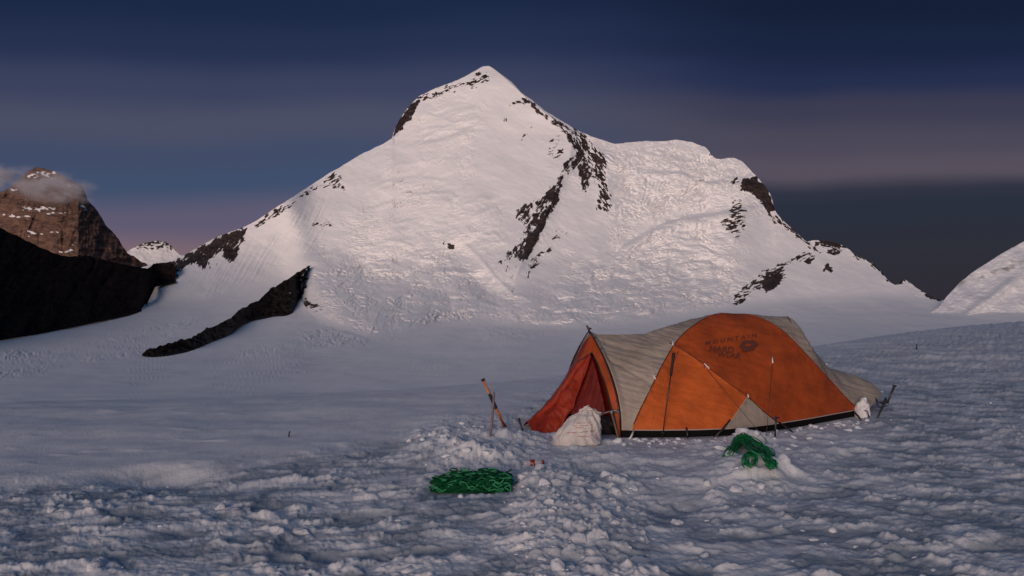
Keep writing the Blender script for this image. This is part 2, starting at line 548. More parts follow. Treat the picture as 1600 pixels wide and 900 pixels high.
ROCKS = [
    ([(640, 164), (655, 149), (715, 126), (760, 107), (770, 122), (745, 137), (700, 146), (660, 160), (648, 170)], 0.42, -0.35),
    ([(612, 216), (617, 195), (626, 180), (640, 163), (660, 152), (652, 172), (640, 185), (630, 203), (618, 214)], 0.9, 2.0),
    ([(793, 165), (806, 156), (820, 153), (832, 158), (848, 172), (852, 182), (840, 180), (826, 163), (806, 163), (794, 170)], 0.75, 0.6),
    ([(845, 170), (905, 205), (925, 214), (930, 224), (905, 215), (880, 206), (850, 188)], 0.5, 0.7),
    ([(795, 168), (800, 170), (788, 200), (780, 205)], 0.35, 1.9),
    # the central rib
    ([(878, 203), (895, 206), (928, 220), (944, 240), (951, 262), (946, 280), (958, 322), (945, 336), (931, 325), (935, 294),
      (924, 274), (912, 252), (898, 240), (884, 215)], 0.68, 1.0),
    ([(879, 262), (888, 243), (905, 236), (916, 243), (924, 277), (917, 303), (908, 296), (904, 270), (893, 262), (880, 282), (868, 308), (845, 322), (850, 305), (868, 285)], 0.78, 2.2),
    ([(856, 300), (879, 276), (880, 300), (858, 343), (838, 384), (826, 410), (803, 408), (777, 412), (806, 378), (823, 358), (800, 335), (812, 320), (840, 310)], 0.62, 2.2),
    ([(868, 300), (874, 303), (856, 343), (836, 382), (824, 406), (812, 404), (826, 372), (846, 340)], 0.95, 2.2),
    ([(828, 402), (848, 392), (882, 380), (880, 385), (850, 398), (832, 425), (826, 428)], 0.48, -0.5),
    ([(868, 360), (896, 350), (888, 368), (850, 384)], 0.22, -0.5),
    ([(784, 405), (800, 410), (794, 432), (787, 430)], 0.36, 1.6), ([(800, 412), (812, 414), (803, 456), (798, 456)], 0.36, 1.7),
    ([(820, 410), (845, 400), (835, 430), (818, 440)], 0.22, 1.6),
    ([(845, 215), (880, 205), (885, 235), (870, 262), (850, 280), (855, 240)], 0.20, -0.4),
    ([(810, 210), (835, 190), (830, 215), (812, 225)], 0.18, -0.5),
    # left ridge
    ([(448, 319), (482, 293), (520, 268), (533, 276), (538, 296), (516, 294), (482, 303), (452, 326)], 0.44, -0.5),
    ([(395, 352), (442, 318), (456, 320), (440, 334), (402, 356)], 0.72, -0.5),
    ([(232, 410), (262, 409), (275, 404), (300, 391), (350, 365), (372, 358), (386, 356), (384, 372), (372, 392), (374, 402), (356, 414), (346, 396), (330, 404), (318, 420), (302, 410), (285, 420), (272, 440), (236, 446)], 0.84, -0.9),
    ([(462, 430), (486, 410), (482, 432), (477, 462), (486, 470), (480, 492), (440, 502), (402, 508), (440, 490), (462, 478)], 0.66, -0.5),
    ([(482, 476), (494, 472), (506, 478), (503, 487), (488, 488)], 0.66, -0.2),
    ([(300, 405), (330, 400), (345, 412), (320, 425), (300, 428)], 0.28, 1.9),
    ([(480, 345), (520, 340), (518, 356), (486, 360)], 0.17, -0.5),
    ([(688, 380), (700, 377), (712, 378), (710, 390), (700, 388), (692, 384)], 0.8, 0.3),
    # right shoulder
    ([(1105, 231), (1112, 240), (1116, 247), (1108, 243)], 0.8, 1.0),
    ([(1157, 286), (1163, 279), (1183, 275), (1202, 300), (1213, 330), (1200, 330), (1186, 314), (1174, 302), (1158, 298)], 0.98, 1.0),
    ([(1198, 331), (1224, 343), (1262, 376), (1280, 392), (1270, 392), (1240, 366), (1216, 354), (1204, 346)], 0.66, 0.7),
    ([(1264, 376), (1285, 373), (1308, 376), (1323, 384), (1306, 400), (1281, 395), (1298, 388), (1274, 384)], 0.80, 0.2),
    ([(1320, 384), (1345, 399), (1363, 406), (1379, 421), (1394, 442), (1387, 442), (1372, 425), (1357, 411), (1338, 405)], 0.80, 0.8),
    ([(1398, 446), (1411, 434), (1420, 438), (1434, 451), (1424, 447), (1412, 440), (1404, 447)], 0.9, 0.8),
    ([(1436, 452), (1452, 461), (1474, 467), (1466, 471), (1444, 464)], 0.95, 0.4),
    ([(1145, 308), (1158, 312), (1167, 330), (1166, 358), (1150, 374), (1133, 360), (1122, 346), (1138, 338)], 0.50, -0.25),
    ([(1133, 292), (1152, 275), (1156, 284), (1140, 294)], 0.42, -0.5),
    ([(1258, 394), (1268, 392), (1276, 407), (1265, 413), (1245, 408), (1230, 410), (1228, 430), (1221, 447), (1198, 457), (1175, 454),
      (1161, 476), (1142, 480), (1152, 457), (1172, 440), (1200, 418), (1232, 405)], 0.66, -0.4),
    ([(1200, 428), (1226, 430), (1220, 446), (1198, 456), (1190, 446)], 0.95, -0.4),
    ([(1286, 414), (1294, 412), (1302, 418), (1298, 425), (1287, 422)], 1.0, 0.1),
]


def relief(u, v):
    """depth offset in metres (negative comes toward the camera)"""
    h = np.zeros(u.shape)
    wx = fbm(u / 60, v / 60, 3, 5); wy = fbm(u / 60, v / 60, 3, 6)
    # broad swells
    h += 26 * fbm(u / 120, v / 90, 2, 1) * sstep(0, 60, FOOT(u) - v)
    # the central spur and the right serac shelf
    def spur(pts, wl_, wr, amp):
        p = np.array(pts, float)
        cx = np.interp(v, p[:, 1], p[:, 0])
        du = u - cx
        w = np.where(du < 0, wl_, wr)
        vv = sstep(p[0, 1] - 20, p[0, 1] + 30, v) * (1 - sstep(p[-1, 1] - 40, p[-1, 1] + 10, v))
        return -amp * np.exp(-np.abs(du) / w) * vv
    h += spur([(770, 105), (830, 160), (895, 210), (890, 250), (868, 300), (845, 350), (815, 410), (800, 450)], 70, 22, 55)
    h += spur([(930, 225), (948, 260), (952, 320), (945, 345)], 18, 26, 26)
    h += spur([(1165, 280), (1160, 330), (1145, 380), (1120, 430)], 30, 50, 30)
    h += 4 * np.exp(-(line_dist(u, v, [(640, 190), (700, 300), (690, 400)]) / 60) ** 2)
    # the long step of the crevasse line on the right
    cy = np.interp(u, [940, 975, 1040, 1100, 1180, 1240], [418, 385, 347, 335, 322, 318])
    st = sstep(930, 990, u) * (1 - sstep(1150, 1200, u))
    cy = cy + 4 * wx
    h += 30 * (1 / (1 + np.exp((v - cy) / 1.6)) - 0.5) * np.exp(-np.abs(v - cy) / 45) * st
    h -= 14 * np.exp(-((v - cy - 9) / 8) ** 2) * st
    cy2 = np.interp(u, [980, 1060, 1110, 1180], [262, 270, 285, 275]) + 6 * wx
    h += 22 * (1 / (1 + np.exp((v - cy2) / 1.6)) - 0.5) * np.exp(-np.abs(v - cy2) / 25) * sstep(975, 1010, u) * (1 - sstep(1150, 1180, u))
    cy3 = np.interp(u, [620, 660, 700, 745], [232, 222, 214, 196]) + 8 * wx
    h += 16 * (1 / (1 + np.exp((v - cy3) / 1.6)) - 0.5) * np.exp(-np.abs(v - cy3) / 20) * sstep(620, 650, u) * (1 - sstep(735, 755, u))
    # the long ice steps one can follow across the face
    for k_, (ln, am_) in enumerate((
            ([(560, 332), (600, 318), (650, 303), (700, 300), (722, 312)], 12), ([(480, 402), (560, 384), (640, 371), (705, 380)], 14),
            ([(590, 350), (650, 342), (705, 348)], 9), ([(505, 458), (570, 440), (640, 452), (690, 470), (745, 468), (795, 482)], 16),
            ([(630, 484), (700, 464), (760, 460), (798, 474)], 12), ([(500, 492), (560, 476), (640, 486), (700, 494), (770, 490)], 12),
            ([(828, 500), (900, 470), (980, 455), (1050, 440), (1125, 404)], 16), ([(890, 504), (980, 490), (1060, 476), (1125, 452)], 13),
            ([(945, 442), (1010, 418), (1060, 430), (1105, 422)], 13), ([(985, 382), (1050, 362), (1100, 366), (1145, 376)], 12),
            ([(960, 248), (1020, 240), (1090, 254), (1155, 272)], 14), ([(1005, 302), (1070, 290), (1135, 297)], 11),
            ([(540, 420), (600, 408), (660, 425), (720, 420)], 11), ([(655, 182), (700, 176), (752, 166)], 8), ([(650, 205), (700, 196), (745, 184)], 9),
            ([(600, 260), (660, 250), (720, 262)], 8), ([(580, 290), (640, 276), (715, 284)], 8), ([(745, 330), (775, 322), (792, 345)], 9), ([(742, 372), (770, 362), (790, 378)], 10))):
        p = np.array(ln, float)
        c_ = np.interp(u, p[:, 0], p[:, 1]) + 7 * fbm(u / 22, u * 0 + k_, 4, 230 + k_, 0.6) + 3 * wx
        e_ = sstep(p[0, 0] - 4, p[0, 0] + 24, u) * (1 - sstep(p[-1, 0] - 24, p[-1, 0] + 4, u))
        vary = 0.55 + 1.1 * fbm(u / 34, u * 0 + k_ + 0.5, 3, 260 + k_)
        dd_ = v - c_
        am_ = am_ * 1.45
        h += am_ * e_ * vary * (1 / (1 + np.exp(dd_ / 1.3)) - 0.5) * np.exp(-np.abs(dd_) / 16)
        h += 0.35 * am_ * e_ * vary * np.exp(-((dd_ - 7) / 5) ** 2)
    # snow rib and the grey avalanche cone below the face
    h -= 9 * np.exp(-(line_dist(u, v, [(728, 384), (748, 402), (772, 432), (798, 456)]) / 3.5) ** 2)
    h += 22 * np.exp(-(line_dist(u, v, [(716, 395), (735, 430), (775, 470)]) / 15) ** 2)
    # icefalls
    z1 = zone(u, v, [(640, 180), (700, 165), (770, 158), (748, 200), (725, 225), (650, 222)], 10)
    z2 = zone(u, v, [(560, 262), (660, 225), (735, 215), (728, 320), (712, 385), (620, 400), (540, 340), (590, 300)], 22)
    z3 = zone(u, v, [(478, 432), (560, 400), (640, 378), (700, 385), (735, 420), (795, 452), (830, 505), (760, 512), (640, 522), (560, 534), (505, 510)], 16)
    z4 = zone(u, v, [(955, 395), (1040, 345), (1120, 335), (1140, 390), (1160, 440), (1120, 478), (1000, 505), (830, 516), (812, 495), (880, 440)], 16)
    z5 = zone(u, v, [(960, 232), (1100, 235), (1150, 262), (1175, 300), (1100, 325), (1010, 345), (960, 360), (965, 290)], 14)
    z6 = zone(u, v, [(735, 300), (790, 310), (795, 380), (770, 410), (725, 395)], 12)
    a = (u + 14 * wx); b = (v + 9 * wy)
    # ledges: noise stretched along the slope, sharpened into steps
    def ledges(sx, sy, seed, sharp, tilt=0.22):
        n = fbm((a + 0.3 * b) / sx, (b + tilt * u + 16 * wx) / sy, 4, seed, 0.55)
        f = n * 3.2
        s = f - np.floor(f)
        return (sstep(0.5 - sharp, 0.5 + sharp, s) - s) / 2.0
    led = ledges(34, 13, 21, 0.28)
    blk = ridged(a / 13, b / 9, 3, 31, 0.6)
    fin = ridged(a / 6, b / 4.2, 2, 37, 0.6)
    w1, w2, _ = worley(a / 11, b / 8, 4)
    crack = sstep(0.0, 0.22, w2 - w1)
    big = fbm(u / 85, v / 40, 3, 12)
    swl = fbm((a + 10 * wy) / 40, (b + 0.28 * u + 20 * wx) / 17, 4, 14, 0.52)
    big2 = ridged(a / 70 + 0.4 * wx, b / 26, 2, 15, 0.5)
    zs = np.maximum(zone(u + 16 * wx, v, [(765, 100), (835, 165), (890, 230), (850, 300), (815, 380), (800, 440), (750, 400), (738, 300), (748, 190)], 22), zone(u, v + 14 * wy, [(230, 480), (300, 395), (530, 265), (575, 270), (560, 330), (480, 400), (330, 470)], 26))
    zs = np.maximum(zs, zone(u, v + 10 * wy, [(1175, 330), (1215, 345), (1290, 400), (1420, 450), (1400, 480), (1180, 480), (1165, 420), (1160, 380)], 24))
    zs = np.maximum(zs, zone(u, v, [(880, 280), (930, 300), (940, 345), (900, 380), (850, 420), (860, 340)], 16))
    wt_ = (1 - 0.93 * zs) * sstep(0, 30, FOOT(u) - v + 20)
    cl = lambda k, lo=0.0, hi=0.45, su=34, sv=22: sstep(lo, hi, fbm(u / su + 0.5 * wx, v / sv + 0.5 * wy, 3, k, 0.55))
    z2 = zone(u + 22 * wx, v + 22 * wy, [(560, 262), (660, 225), (735, 215), (728, 320), (712, 385), (620, 400), (540, 340), (590, 300)], 45)
    z4 = zone(u + 18 * wx, v + 18 * wy, [(955, 395), (1040, 345), (1120, 335), (1140, 390), (1160, 440), (1120, 478), (1000, 505), (830, 516), (812, 495), (880, 440)], 28)
    z5 = zone(u + 18 * wx, v + 18 * wy, [(960, 232), (1100, 235), (1150, 262), (1175, 300), (1100, 325), (1010, 345), (960, 360), (965, 290)], 24)
    z3 = zone(u + 18 * wx, v + 18 * wy, [(478, 432), (560, 400), (640, 378), (700, 385), (735, 420), (795, 452), (830, 505), (760, 512), (640, 522), (560, 534), (505, 510)], 26)
    def steps(sx, sy, seed, cnt, sharp, tilt=0.22):
        f = fbm((a + 0.3 * b) / sx, (b + tilt * u + 18 * wx) / sy, 3, seed, 0.5) * cnt
        q = f - np.floor(f)
        return sstep(0.5 - sharp, 0.5 + sharp, q) - q
    stA = steps(60, 26, 201, 7.0, 0.09); stB = steps(30, 12, 202, 6.0, 0.12, 0.12); stC = steps(14, 7, 203, 5.0, 0.16, 0.3)
    h += wt_ * (swl * 4.0 + 6.0 * stA * cl(31, -0.2, 0.3, 60, 40) + 3.4 * stB * cl(33, 0.0, 0.35, 46, 30) + 1.2 * stC * cl(34, 0.15, 0.45, 40, 22) + 5 * big)
    h += 2.0 * stB * (1 - wt_) * cl(35, 0.1, 0.5, 60, 40)
    h += z1 * (led * 15 * cl(18, -0.3, 0.2) + swl * 10 + fin * 0.8)
    h += z2 * (swl * 3 + 2.0 * stB * cl(9, 0.0, 0.4) + (2.2 * stC + fin * 0.7) * cl(8, 0.12, 0.4))
    h += 1.5 * z3 * (swl * 9 + 2.5 * stC * cl(38, -0.1, 0.3) + 4 * stB * cl(36, -0.1, 0.3) + big2 * 8 + led * 4 * cl(19, -0.2, 0.2) + cl(10, -0.1, 0.35) * (blk * 8 + fin * 4.0 - 5 * crack))
    h += 1.45 * z4 * (swl * 10 + 2.2 * stC * cl(37, 0.0, 0.4) + 4.0 * stB * cl(39, -0.2, 0.2) + big2 * 11 + led * 4 * cl(20, -0.15, 0.25) + cl(11, 0.0, 0.4) * (blk * 6.0 + fin * 2.8 - 4.5 * crack))
    h += 1.25 * z5 * (swl * 9 + 2.5 * stB * cl(40, -0.1, 0.3) + 7 * stA + ledges(40, 15, 23, 0.3, 0.3) * 13 * cl(21, -0.2, 0.2) + fin * 0.5 * cl(24) + zone(u, v, [(965, 250), (1010, 240), (1020, 310), (970, 325)], 14) * (blk * 4 + fin * 1.6))
    h += z6 * (swl * 10 + led * 8 + fin * 0.8 * cl(25))
    # shaded scoops under the lower icefall
    h += 16 * np.exp(-(line_dist(u, v, [(735, 400), (760, 440), (800, 470)]) / 16) ** 2)
    h += 14 * np.exp(-(line_dist(u, v, [(700, 400), (680, 440), (640, 470)]) / 14) ** 2) * (0.5 + swl)
    # rib of broken ice left of the smooth central face
    rb = np.exp(-(line_dist(u, v, [(722, 235), (712, 300), (705, 350), (712, 400)]) / 7) ** 2)
    h += rb * (blk * 4.5 + fin * 2.2) * (0.35 + cl(27, -0.2, 0.3))
    # flutes under the left ridge
    zf = zone(u, v, [(290, 440), (380, 380), (450, 340), (520, 300), (500, 390), (440, 420), (330, 465)], 14)
    h += zf * (ridged((u + 0.55 * v) / 9, v / 70, 2, 41) * 3.5)
    # overall grain
    h += 3.0 * fbm(a / 34, b / 16, 4, 61, 0.5) + 5.0 * fbm((u + 0.8 * v) / 70, (v - 0.5 * u) / 26, 3, 63) + 0.45 * fbm(u / 5, v / 4, 2, 62)
    return h


US = np.concatenate([np.arange(-330, -20, 6.0), np.arange(-20, 1620, 1.25), np.arange(1620, 1950, 6.0)])
NRM = 430
tt = np.linspace(0, 1, NRM)[:, None]
tp = TOP(US) + 1.3 * fbm(US / 9, US * 0, 4, 71, 0.6) * sstep(1.0, 0.0, np.abs(US - 760) / 45 * 0 + 0) * 1.0
tp = TOP(US) + 1.1 * fbm(US / 9, US * 0 + 0.5, 4, 71, 0.6)
ft = np.maximum(FOOT(US), tp + 4)
U = np.broadcast_to(US, (NRM, len(US))).copy()
V = tp[None, :] + (ft - tp)[None, :] * tt
rk = rockfield(U, V, ROCKS)
fade = sstep(0, 10, V - tp[None, :]) * 0.75 + 0.25
fadef = sstep(0, 14, ft[None, :] - V)
hr = relief(U, V) * (0.25 + 0.75 * fadef)
hr += np.clip(rk, 0, 1) * (-6 + 9.0 * ridged((U + 0.4 * V) / 10, V / 7, 5, 81, 0.65)) * fadef
Yb = Ybase(U, V)
Ym = Yb + hr
P3 = np.stack([(U - 800) / F * Ym, Ym, CH + (HV - V) / F * Ym], -1)
# the far side of the ridge
back = []
for dY, dz in ((25, -12), (120, -110), (420, -380), (900, -800)):
    q = P3[0].copy(); q[:, 1] += dY; q[:, 0] *= 1 + dY / 2600.0; q[:, 2] += dz; back.insert(0, q)
P3m = np.concatenate([np.stack(back), P3])
rkm = np.concatenate([np.repeat(rk[:1], 4, 0), rk])
me = np_mesh('mountain', P3m.reshape(-1, 3), grid_quads(NRM + 4, len(US)))
attr(me, 'rock', rkm)
tag(link('mountain', me, M['mountain']), kind='structure')

# glacier basin between the mountain and the camp
NRG = 210
gt = np.linspace(0, 1, NRG)[:, None]
Ug = np.broadcast_to(US, (NRG, len(US))).copy()
Vg = ft[None, :] + (770 - ft)[None, :] * gt ** 1.25
Yv = Ybase(Ug, np.minimum(Vg, 636))
Yv = np.where(Vg > 600, Yg(Vg), np.where(Vg > 560, Yv * (600 - Vg) / 40 + Yg(Vg) * (Vg - 560) / 40, Yv))
Yv += hr[-1][None, :] * np.exp(-(Vg - ft[None, :]) / 6)
Xg = (Ug - 800) / F * Yv
zg = CH + (HV - Vg) / F * Yv
f0 = sstep(0, 8, Vg - ft[None, :]) * (1 - sstep(640, 700, Vg))
br = zone(Ug, Vg, [(-50, 556), (120, 532), (230, 505), (300, 488), (330, 500), (240, 540), (190, 560), (60, 582), (-50, 600)], 12)      # broken strip on the left
br2 = zone(Ug, Vg, [(470, 520), (560, 498), (640, 495), (700, 505), (640, 522), (560, 542), (480, 540)], 8)
br3 = zone(Ug, Vg, [(750, 510), (800, 500), (860, 515), (840, 530), (760, 532)], 8) + 0.7 * zone(Ug, Vg, [(365, 548), (440, 538), (450, 552), (380, 560)], 6)
wv = fbm(Ug / 30, Vg / 9, 3, 99)
lm = ridged(Ug / 13 + 2.5 * wv, Vg / 5.0 + 1.5 * wv, 4, 91, 0.6)
zg += f0 * (3.6 * fbm(Xg / 130, Yv / 240, 3, 92) + 0.5 * np.clip(ridged(Xg / 160, Yv / 60, 2, 98) - 0.55, 0, 1) * 4 + br * (0.2 + 0.8 * sstep(-0.1, 0.5, fbm(Xg / 90, Yv / 160, 3, 97))) * 3.2 * lm + br2 * 3.5 * ridged(Ug / 12 + 2.5 * wv, Vg / 5.5 + wv, 4, 94, 0.6) + br3 * 2.5 * lm)
me = np_mesh('glacier', np.stack([Xg, Yv, zg], -1).reshape(-1, 3), grid_quads(NRG, len(US)))
tag(link('glacier', me, M['glacier']), kind='structure')


def hill(name, top, bot, Yf, k, rel, rock, material, du=1.5, nr=180, u0=None, u1=None, jag=1.5, seed=0, thick=500):
    """a landform between a skyline and a foot line, with its far side"""
    a = np.array(top, float)
    us = np.arange(a[0, 0] if u0 is None else u0, a[-1, 0] if u1 is None else u1, du)
    tp = np.interp(us, a[:, 0], a[:, 1]) + jag * fbm(us / 11, us * 0 + 0.3, 5, 200 + seed, 0.62)
    b = np.maximum(curve(bot)(us), tp + 1.5)
    t = np.linspace(0, 1, nr)[:, None]
    uu = np.broadcast_to(us, (nr, len(us))).copy(); vv = tp[None, :] + (b - tp)[None, :] * t
    Yc = (Yf(us, b) if callable(Yf) else np.full(us.shape, float(Yf)))
    Y = Yc[None, :] + k * (b[None, :] - vv) + rel(uu, vv) * sstep(0, 5, b[None, :] - vv)
    p = np.stack([(uu - 800) / F * Y, Y, CH + (HV - vv) / F * Y], -1)
    bk = []
    for q_, z_ in ((0.04, -0.02), (0.25, -0.2), (1.0, -1.0)):
        q = p[0].copy(); q[:, 1] += thick * q_; q[:, 2] += thick * z_ * 0.8; q[:, 0] *= 1 + thick * q_ / 3000; bk.insert(0, q)
    p = np.concatenate([np.stack(bk), p])
    r = rock(uu, vv)
    me = np_mesh(name, p.reshape(-1, 3), grid_quads(nr + 3, len(us)))
    attr(me, 'rock', np.concatenate([np.repeat(r[:1], 3, 0), r]))
    return tag(link(name, me, material), kind='structure')


# black rock buttress that splits the glacier
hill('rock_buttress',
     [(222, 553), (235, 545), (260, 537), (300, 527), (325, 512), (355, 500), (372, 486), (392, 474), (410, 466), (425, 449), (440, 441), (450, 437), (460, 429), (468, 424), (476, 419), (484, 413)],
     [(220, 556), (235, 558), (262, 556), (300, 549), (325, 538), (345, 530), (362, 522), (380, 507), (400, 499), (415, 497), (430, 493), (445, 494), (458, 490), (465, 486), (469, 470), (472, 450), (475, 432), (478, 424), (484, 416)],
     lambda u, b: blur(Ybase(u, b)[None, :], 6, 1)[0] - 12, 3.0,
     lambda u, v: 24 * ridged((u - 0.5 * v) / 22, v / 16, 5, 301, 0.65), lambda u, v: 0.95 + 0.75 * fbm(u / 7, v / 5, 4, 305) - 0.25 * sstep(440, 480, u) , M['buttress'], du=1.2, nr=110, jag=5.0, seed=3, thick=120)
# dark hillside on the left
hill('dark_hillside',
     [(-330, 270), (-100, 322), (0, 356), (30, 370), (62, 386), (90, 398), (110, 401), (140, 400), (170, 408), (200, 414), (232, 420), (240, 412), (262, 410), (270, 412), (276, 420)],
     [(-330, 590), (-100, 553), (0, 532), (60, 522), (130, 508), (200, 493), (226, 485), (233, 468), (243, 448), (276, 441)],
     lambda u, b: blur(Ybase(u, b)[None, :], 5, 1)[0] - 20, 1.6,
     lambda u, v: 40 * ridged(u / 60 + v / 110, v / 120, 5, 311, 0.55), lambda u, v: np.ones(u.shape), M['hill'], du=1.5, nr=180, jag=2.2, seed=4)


def peak_rock(u, v):
    # level snow ledges on the cliffs
    w = fbm(u / 30, v / 12, 3, 321)
    s = np.zeros(u.shape)
    for y0, a0, a1, t in ((326, 30, 90, 3.0), (333, 70, 112, 4.5), (341, 20, 60, 3.0), (366, 40, 95, 3.0), (310, 96, 110, 2.0), (393, 75, 120, 4.0), (383, 100, 135, 2.0), (338, 0, 25, 6.0), (296, 0, 30, 4), (322, 118, 140, 5), (286, 60, 130, 3.5), (273, 40, 90, 5), (330, -200, -10, 5), (390, -100, -20, 5)):
        yy = y0 + 8 * (w - 0.1) + (u - (a0 + a1) / 2) * (0.45 if a0 == 118 or y0 == 286 else -0.04)
        m = sstep(a0 - 6, a0 + 6, u) * (1 - sstep(a1 - 6, a1 + 6, u))
        s = np.maximum(s, m * np.exp(-((v - yy) / t) ** 2) * (0.75 + 0.9 * fbm(u / 8, v / 4, 3, 325)))
    return 1.0 - 0.68 * s


hill('rock_peak',
     [(-330, 360), (-160, 320), (-60, 305), (-10, 302), (12, 295), (26, 284), (40, 268), (52, 263), (66, 262), (84, 268), (104, 279), (128, 291), (133, 298), (136, 310), (152, 330), (166, 352), (182, 370), (200, 396), (222, 409), (240, 418), (262, 440), (290, 460)],
     [(-330, 470), (290, 470)], 3500, 1.6,
     lambda u, v: 30 * ridged((u + 0.25 * v) / 48, v / 170, 4, 331, 0.55) + 9 * fbm(u / 16, v / 5, 4, 335) + 14 * fbm(u / 40, v / 7, 3, 336) + 30 * np.abs(u - 95) / 60 + 3.2 * np.clip(u - 122, 0, None) + 7 * ridged(u / 9, v / 14, 4, 337, 0.6), peak_rock, M['peak'], du=1.3, nr=190, jag=4.5, seed=5, thick=900)
hill('distant_peak',
     [(150, 410), (190, 398), (207, 388), (222, 380), (232, 378), (246, 376), (258, 378), (266, 382), (272, 390), (280, 398), (300, 402), (360, 425)],
     [(150, 470), (360, 470)], 5600, 2.5,
     lambda u, v: 30 * fbm(u / 20, v / 14, 4, 341), lambda u, v: sstep(406, 384, v) * 0.52 + 0.40 * fbm(u / 5, v / 3.2, 3, 345), M['mountain'], du=1.2, nr=80, jag=2.0, seed=6, thick=1500)
# snow dome with dirty ice on the right
hill('ice_dome',
     [(1452, 489), (1466, 481), (1474, 470), (1486, 456), (1500, 441), (1520, 425), (1545, 409), (1572, 392), (1600, 377), (1680, 345), (1800, 318), (1950, 310)],
     [(1452, 500), (1500, 500), (1600, 500), (1950, 500)], lambda u, b: Yg(b * 0 + 486) - 60, 2.6,
     lambda u, v: 14 * fbm(u / 40, v / 22, 4, 351) + 4 * ridged(u / 12, v / 8, 3, 352) - 25 * np.exp(-((v - (1600 - u) * 0.72 - 428) / 9) ** 2) * sstep(1640, 1560, u),
     lambda u, v: 0.75 * np.exp(-((v - 410 - 0.30 * (1600 - u) - 7 * fbm(u / 30, v / 30, 2, 356)) / 11) ** 2) * (0.7 + 0.9 * fbm(u / 18, v / 9, 4, 355)) + 0.35 * sstep(1540, 1480, u) * (0.4 + fbm(u / 12, v / 14, 3, 357)),
     M['icecliff'], du=1.5, nr=140, jag=1.0, seed=7, thick=900)

# ------------------------------------------------------------------ near ground
VE = smooth_curve([(-900, 660), (0, 628), (150, 626), (300, 622), (450, 616), (600, 610), (700, 604), (800, 596), (950, 578), (1100, 560), (1300, 540),
                   (1450, 517), (1600, 503), (2000, 492), (3000, 486)], 30, -1500, 4000)

# pole-tent frame (used for the ground too)
TC = np.array([0.94, 8.88]); TA = np.array([0.944, 0.331]); TN = np.array([-0.331, 0.944])
_wS = [(-1.0, 0.06), (-0.85, 0.16), (-0.6, 0.45), (-0.3, 0.70), (0, 0.80), (0.4, 0.95), (0.8, 1.06), (1.17, 1.12), (1.5, 1.10), (1.95, 1.02), (2.5, 0.88), (3.0, 0.72), (3.6, 0.535), (3.9, 0.42), (4.2, 0.27), (4.35, 0.16)]


def lumps(x, y, cell, seed, keep=0.6, sq=1.0):
    """rounded separate lumps, 0..1"""
    f1, f2, rid = worley(x / cell + 0.25 * fbm(x / cell * 1.3, y / cell * 1.3, 2, seed + 9), y / cell * sq, seed)
    rr = 0.28 + 0.30 * ((rid * 7.13) % 1.0)
    return np.clip(1 - (f1 / rr) ** 2, 0, 1) ** 0.6 * (rid < keep) * (0.5 + 0.5 * ((rid * 3.7) % 1.0))


def churn_mask(px, v):
    a = zone(px, v, [(650, 672), (700, 655), (760, 652), (830, 662), (850, 700), (800, 740), (680, 735), (640, 700)], 22)
    b = zone(px, v, [(790, 742), (830, 728), (900, 745), (1000, 740), (1015, 800), (1000, 850), (1030, 930), (820, 930), (800, 850), (810, 790)], 45) * 0.85
    c = zone(px, v, [(1080, 712), (1140, 680), (1235, 735), (1230, 775), (1110, 775)], 14)
    return np.clip(np.maximum(np.maximum(a, b), 0.35 * c), 0, 1)


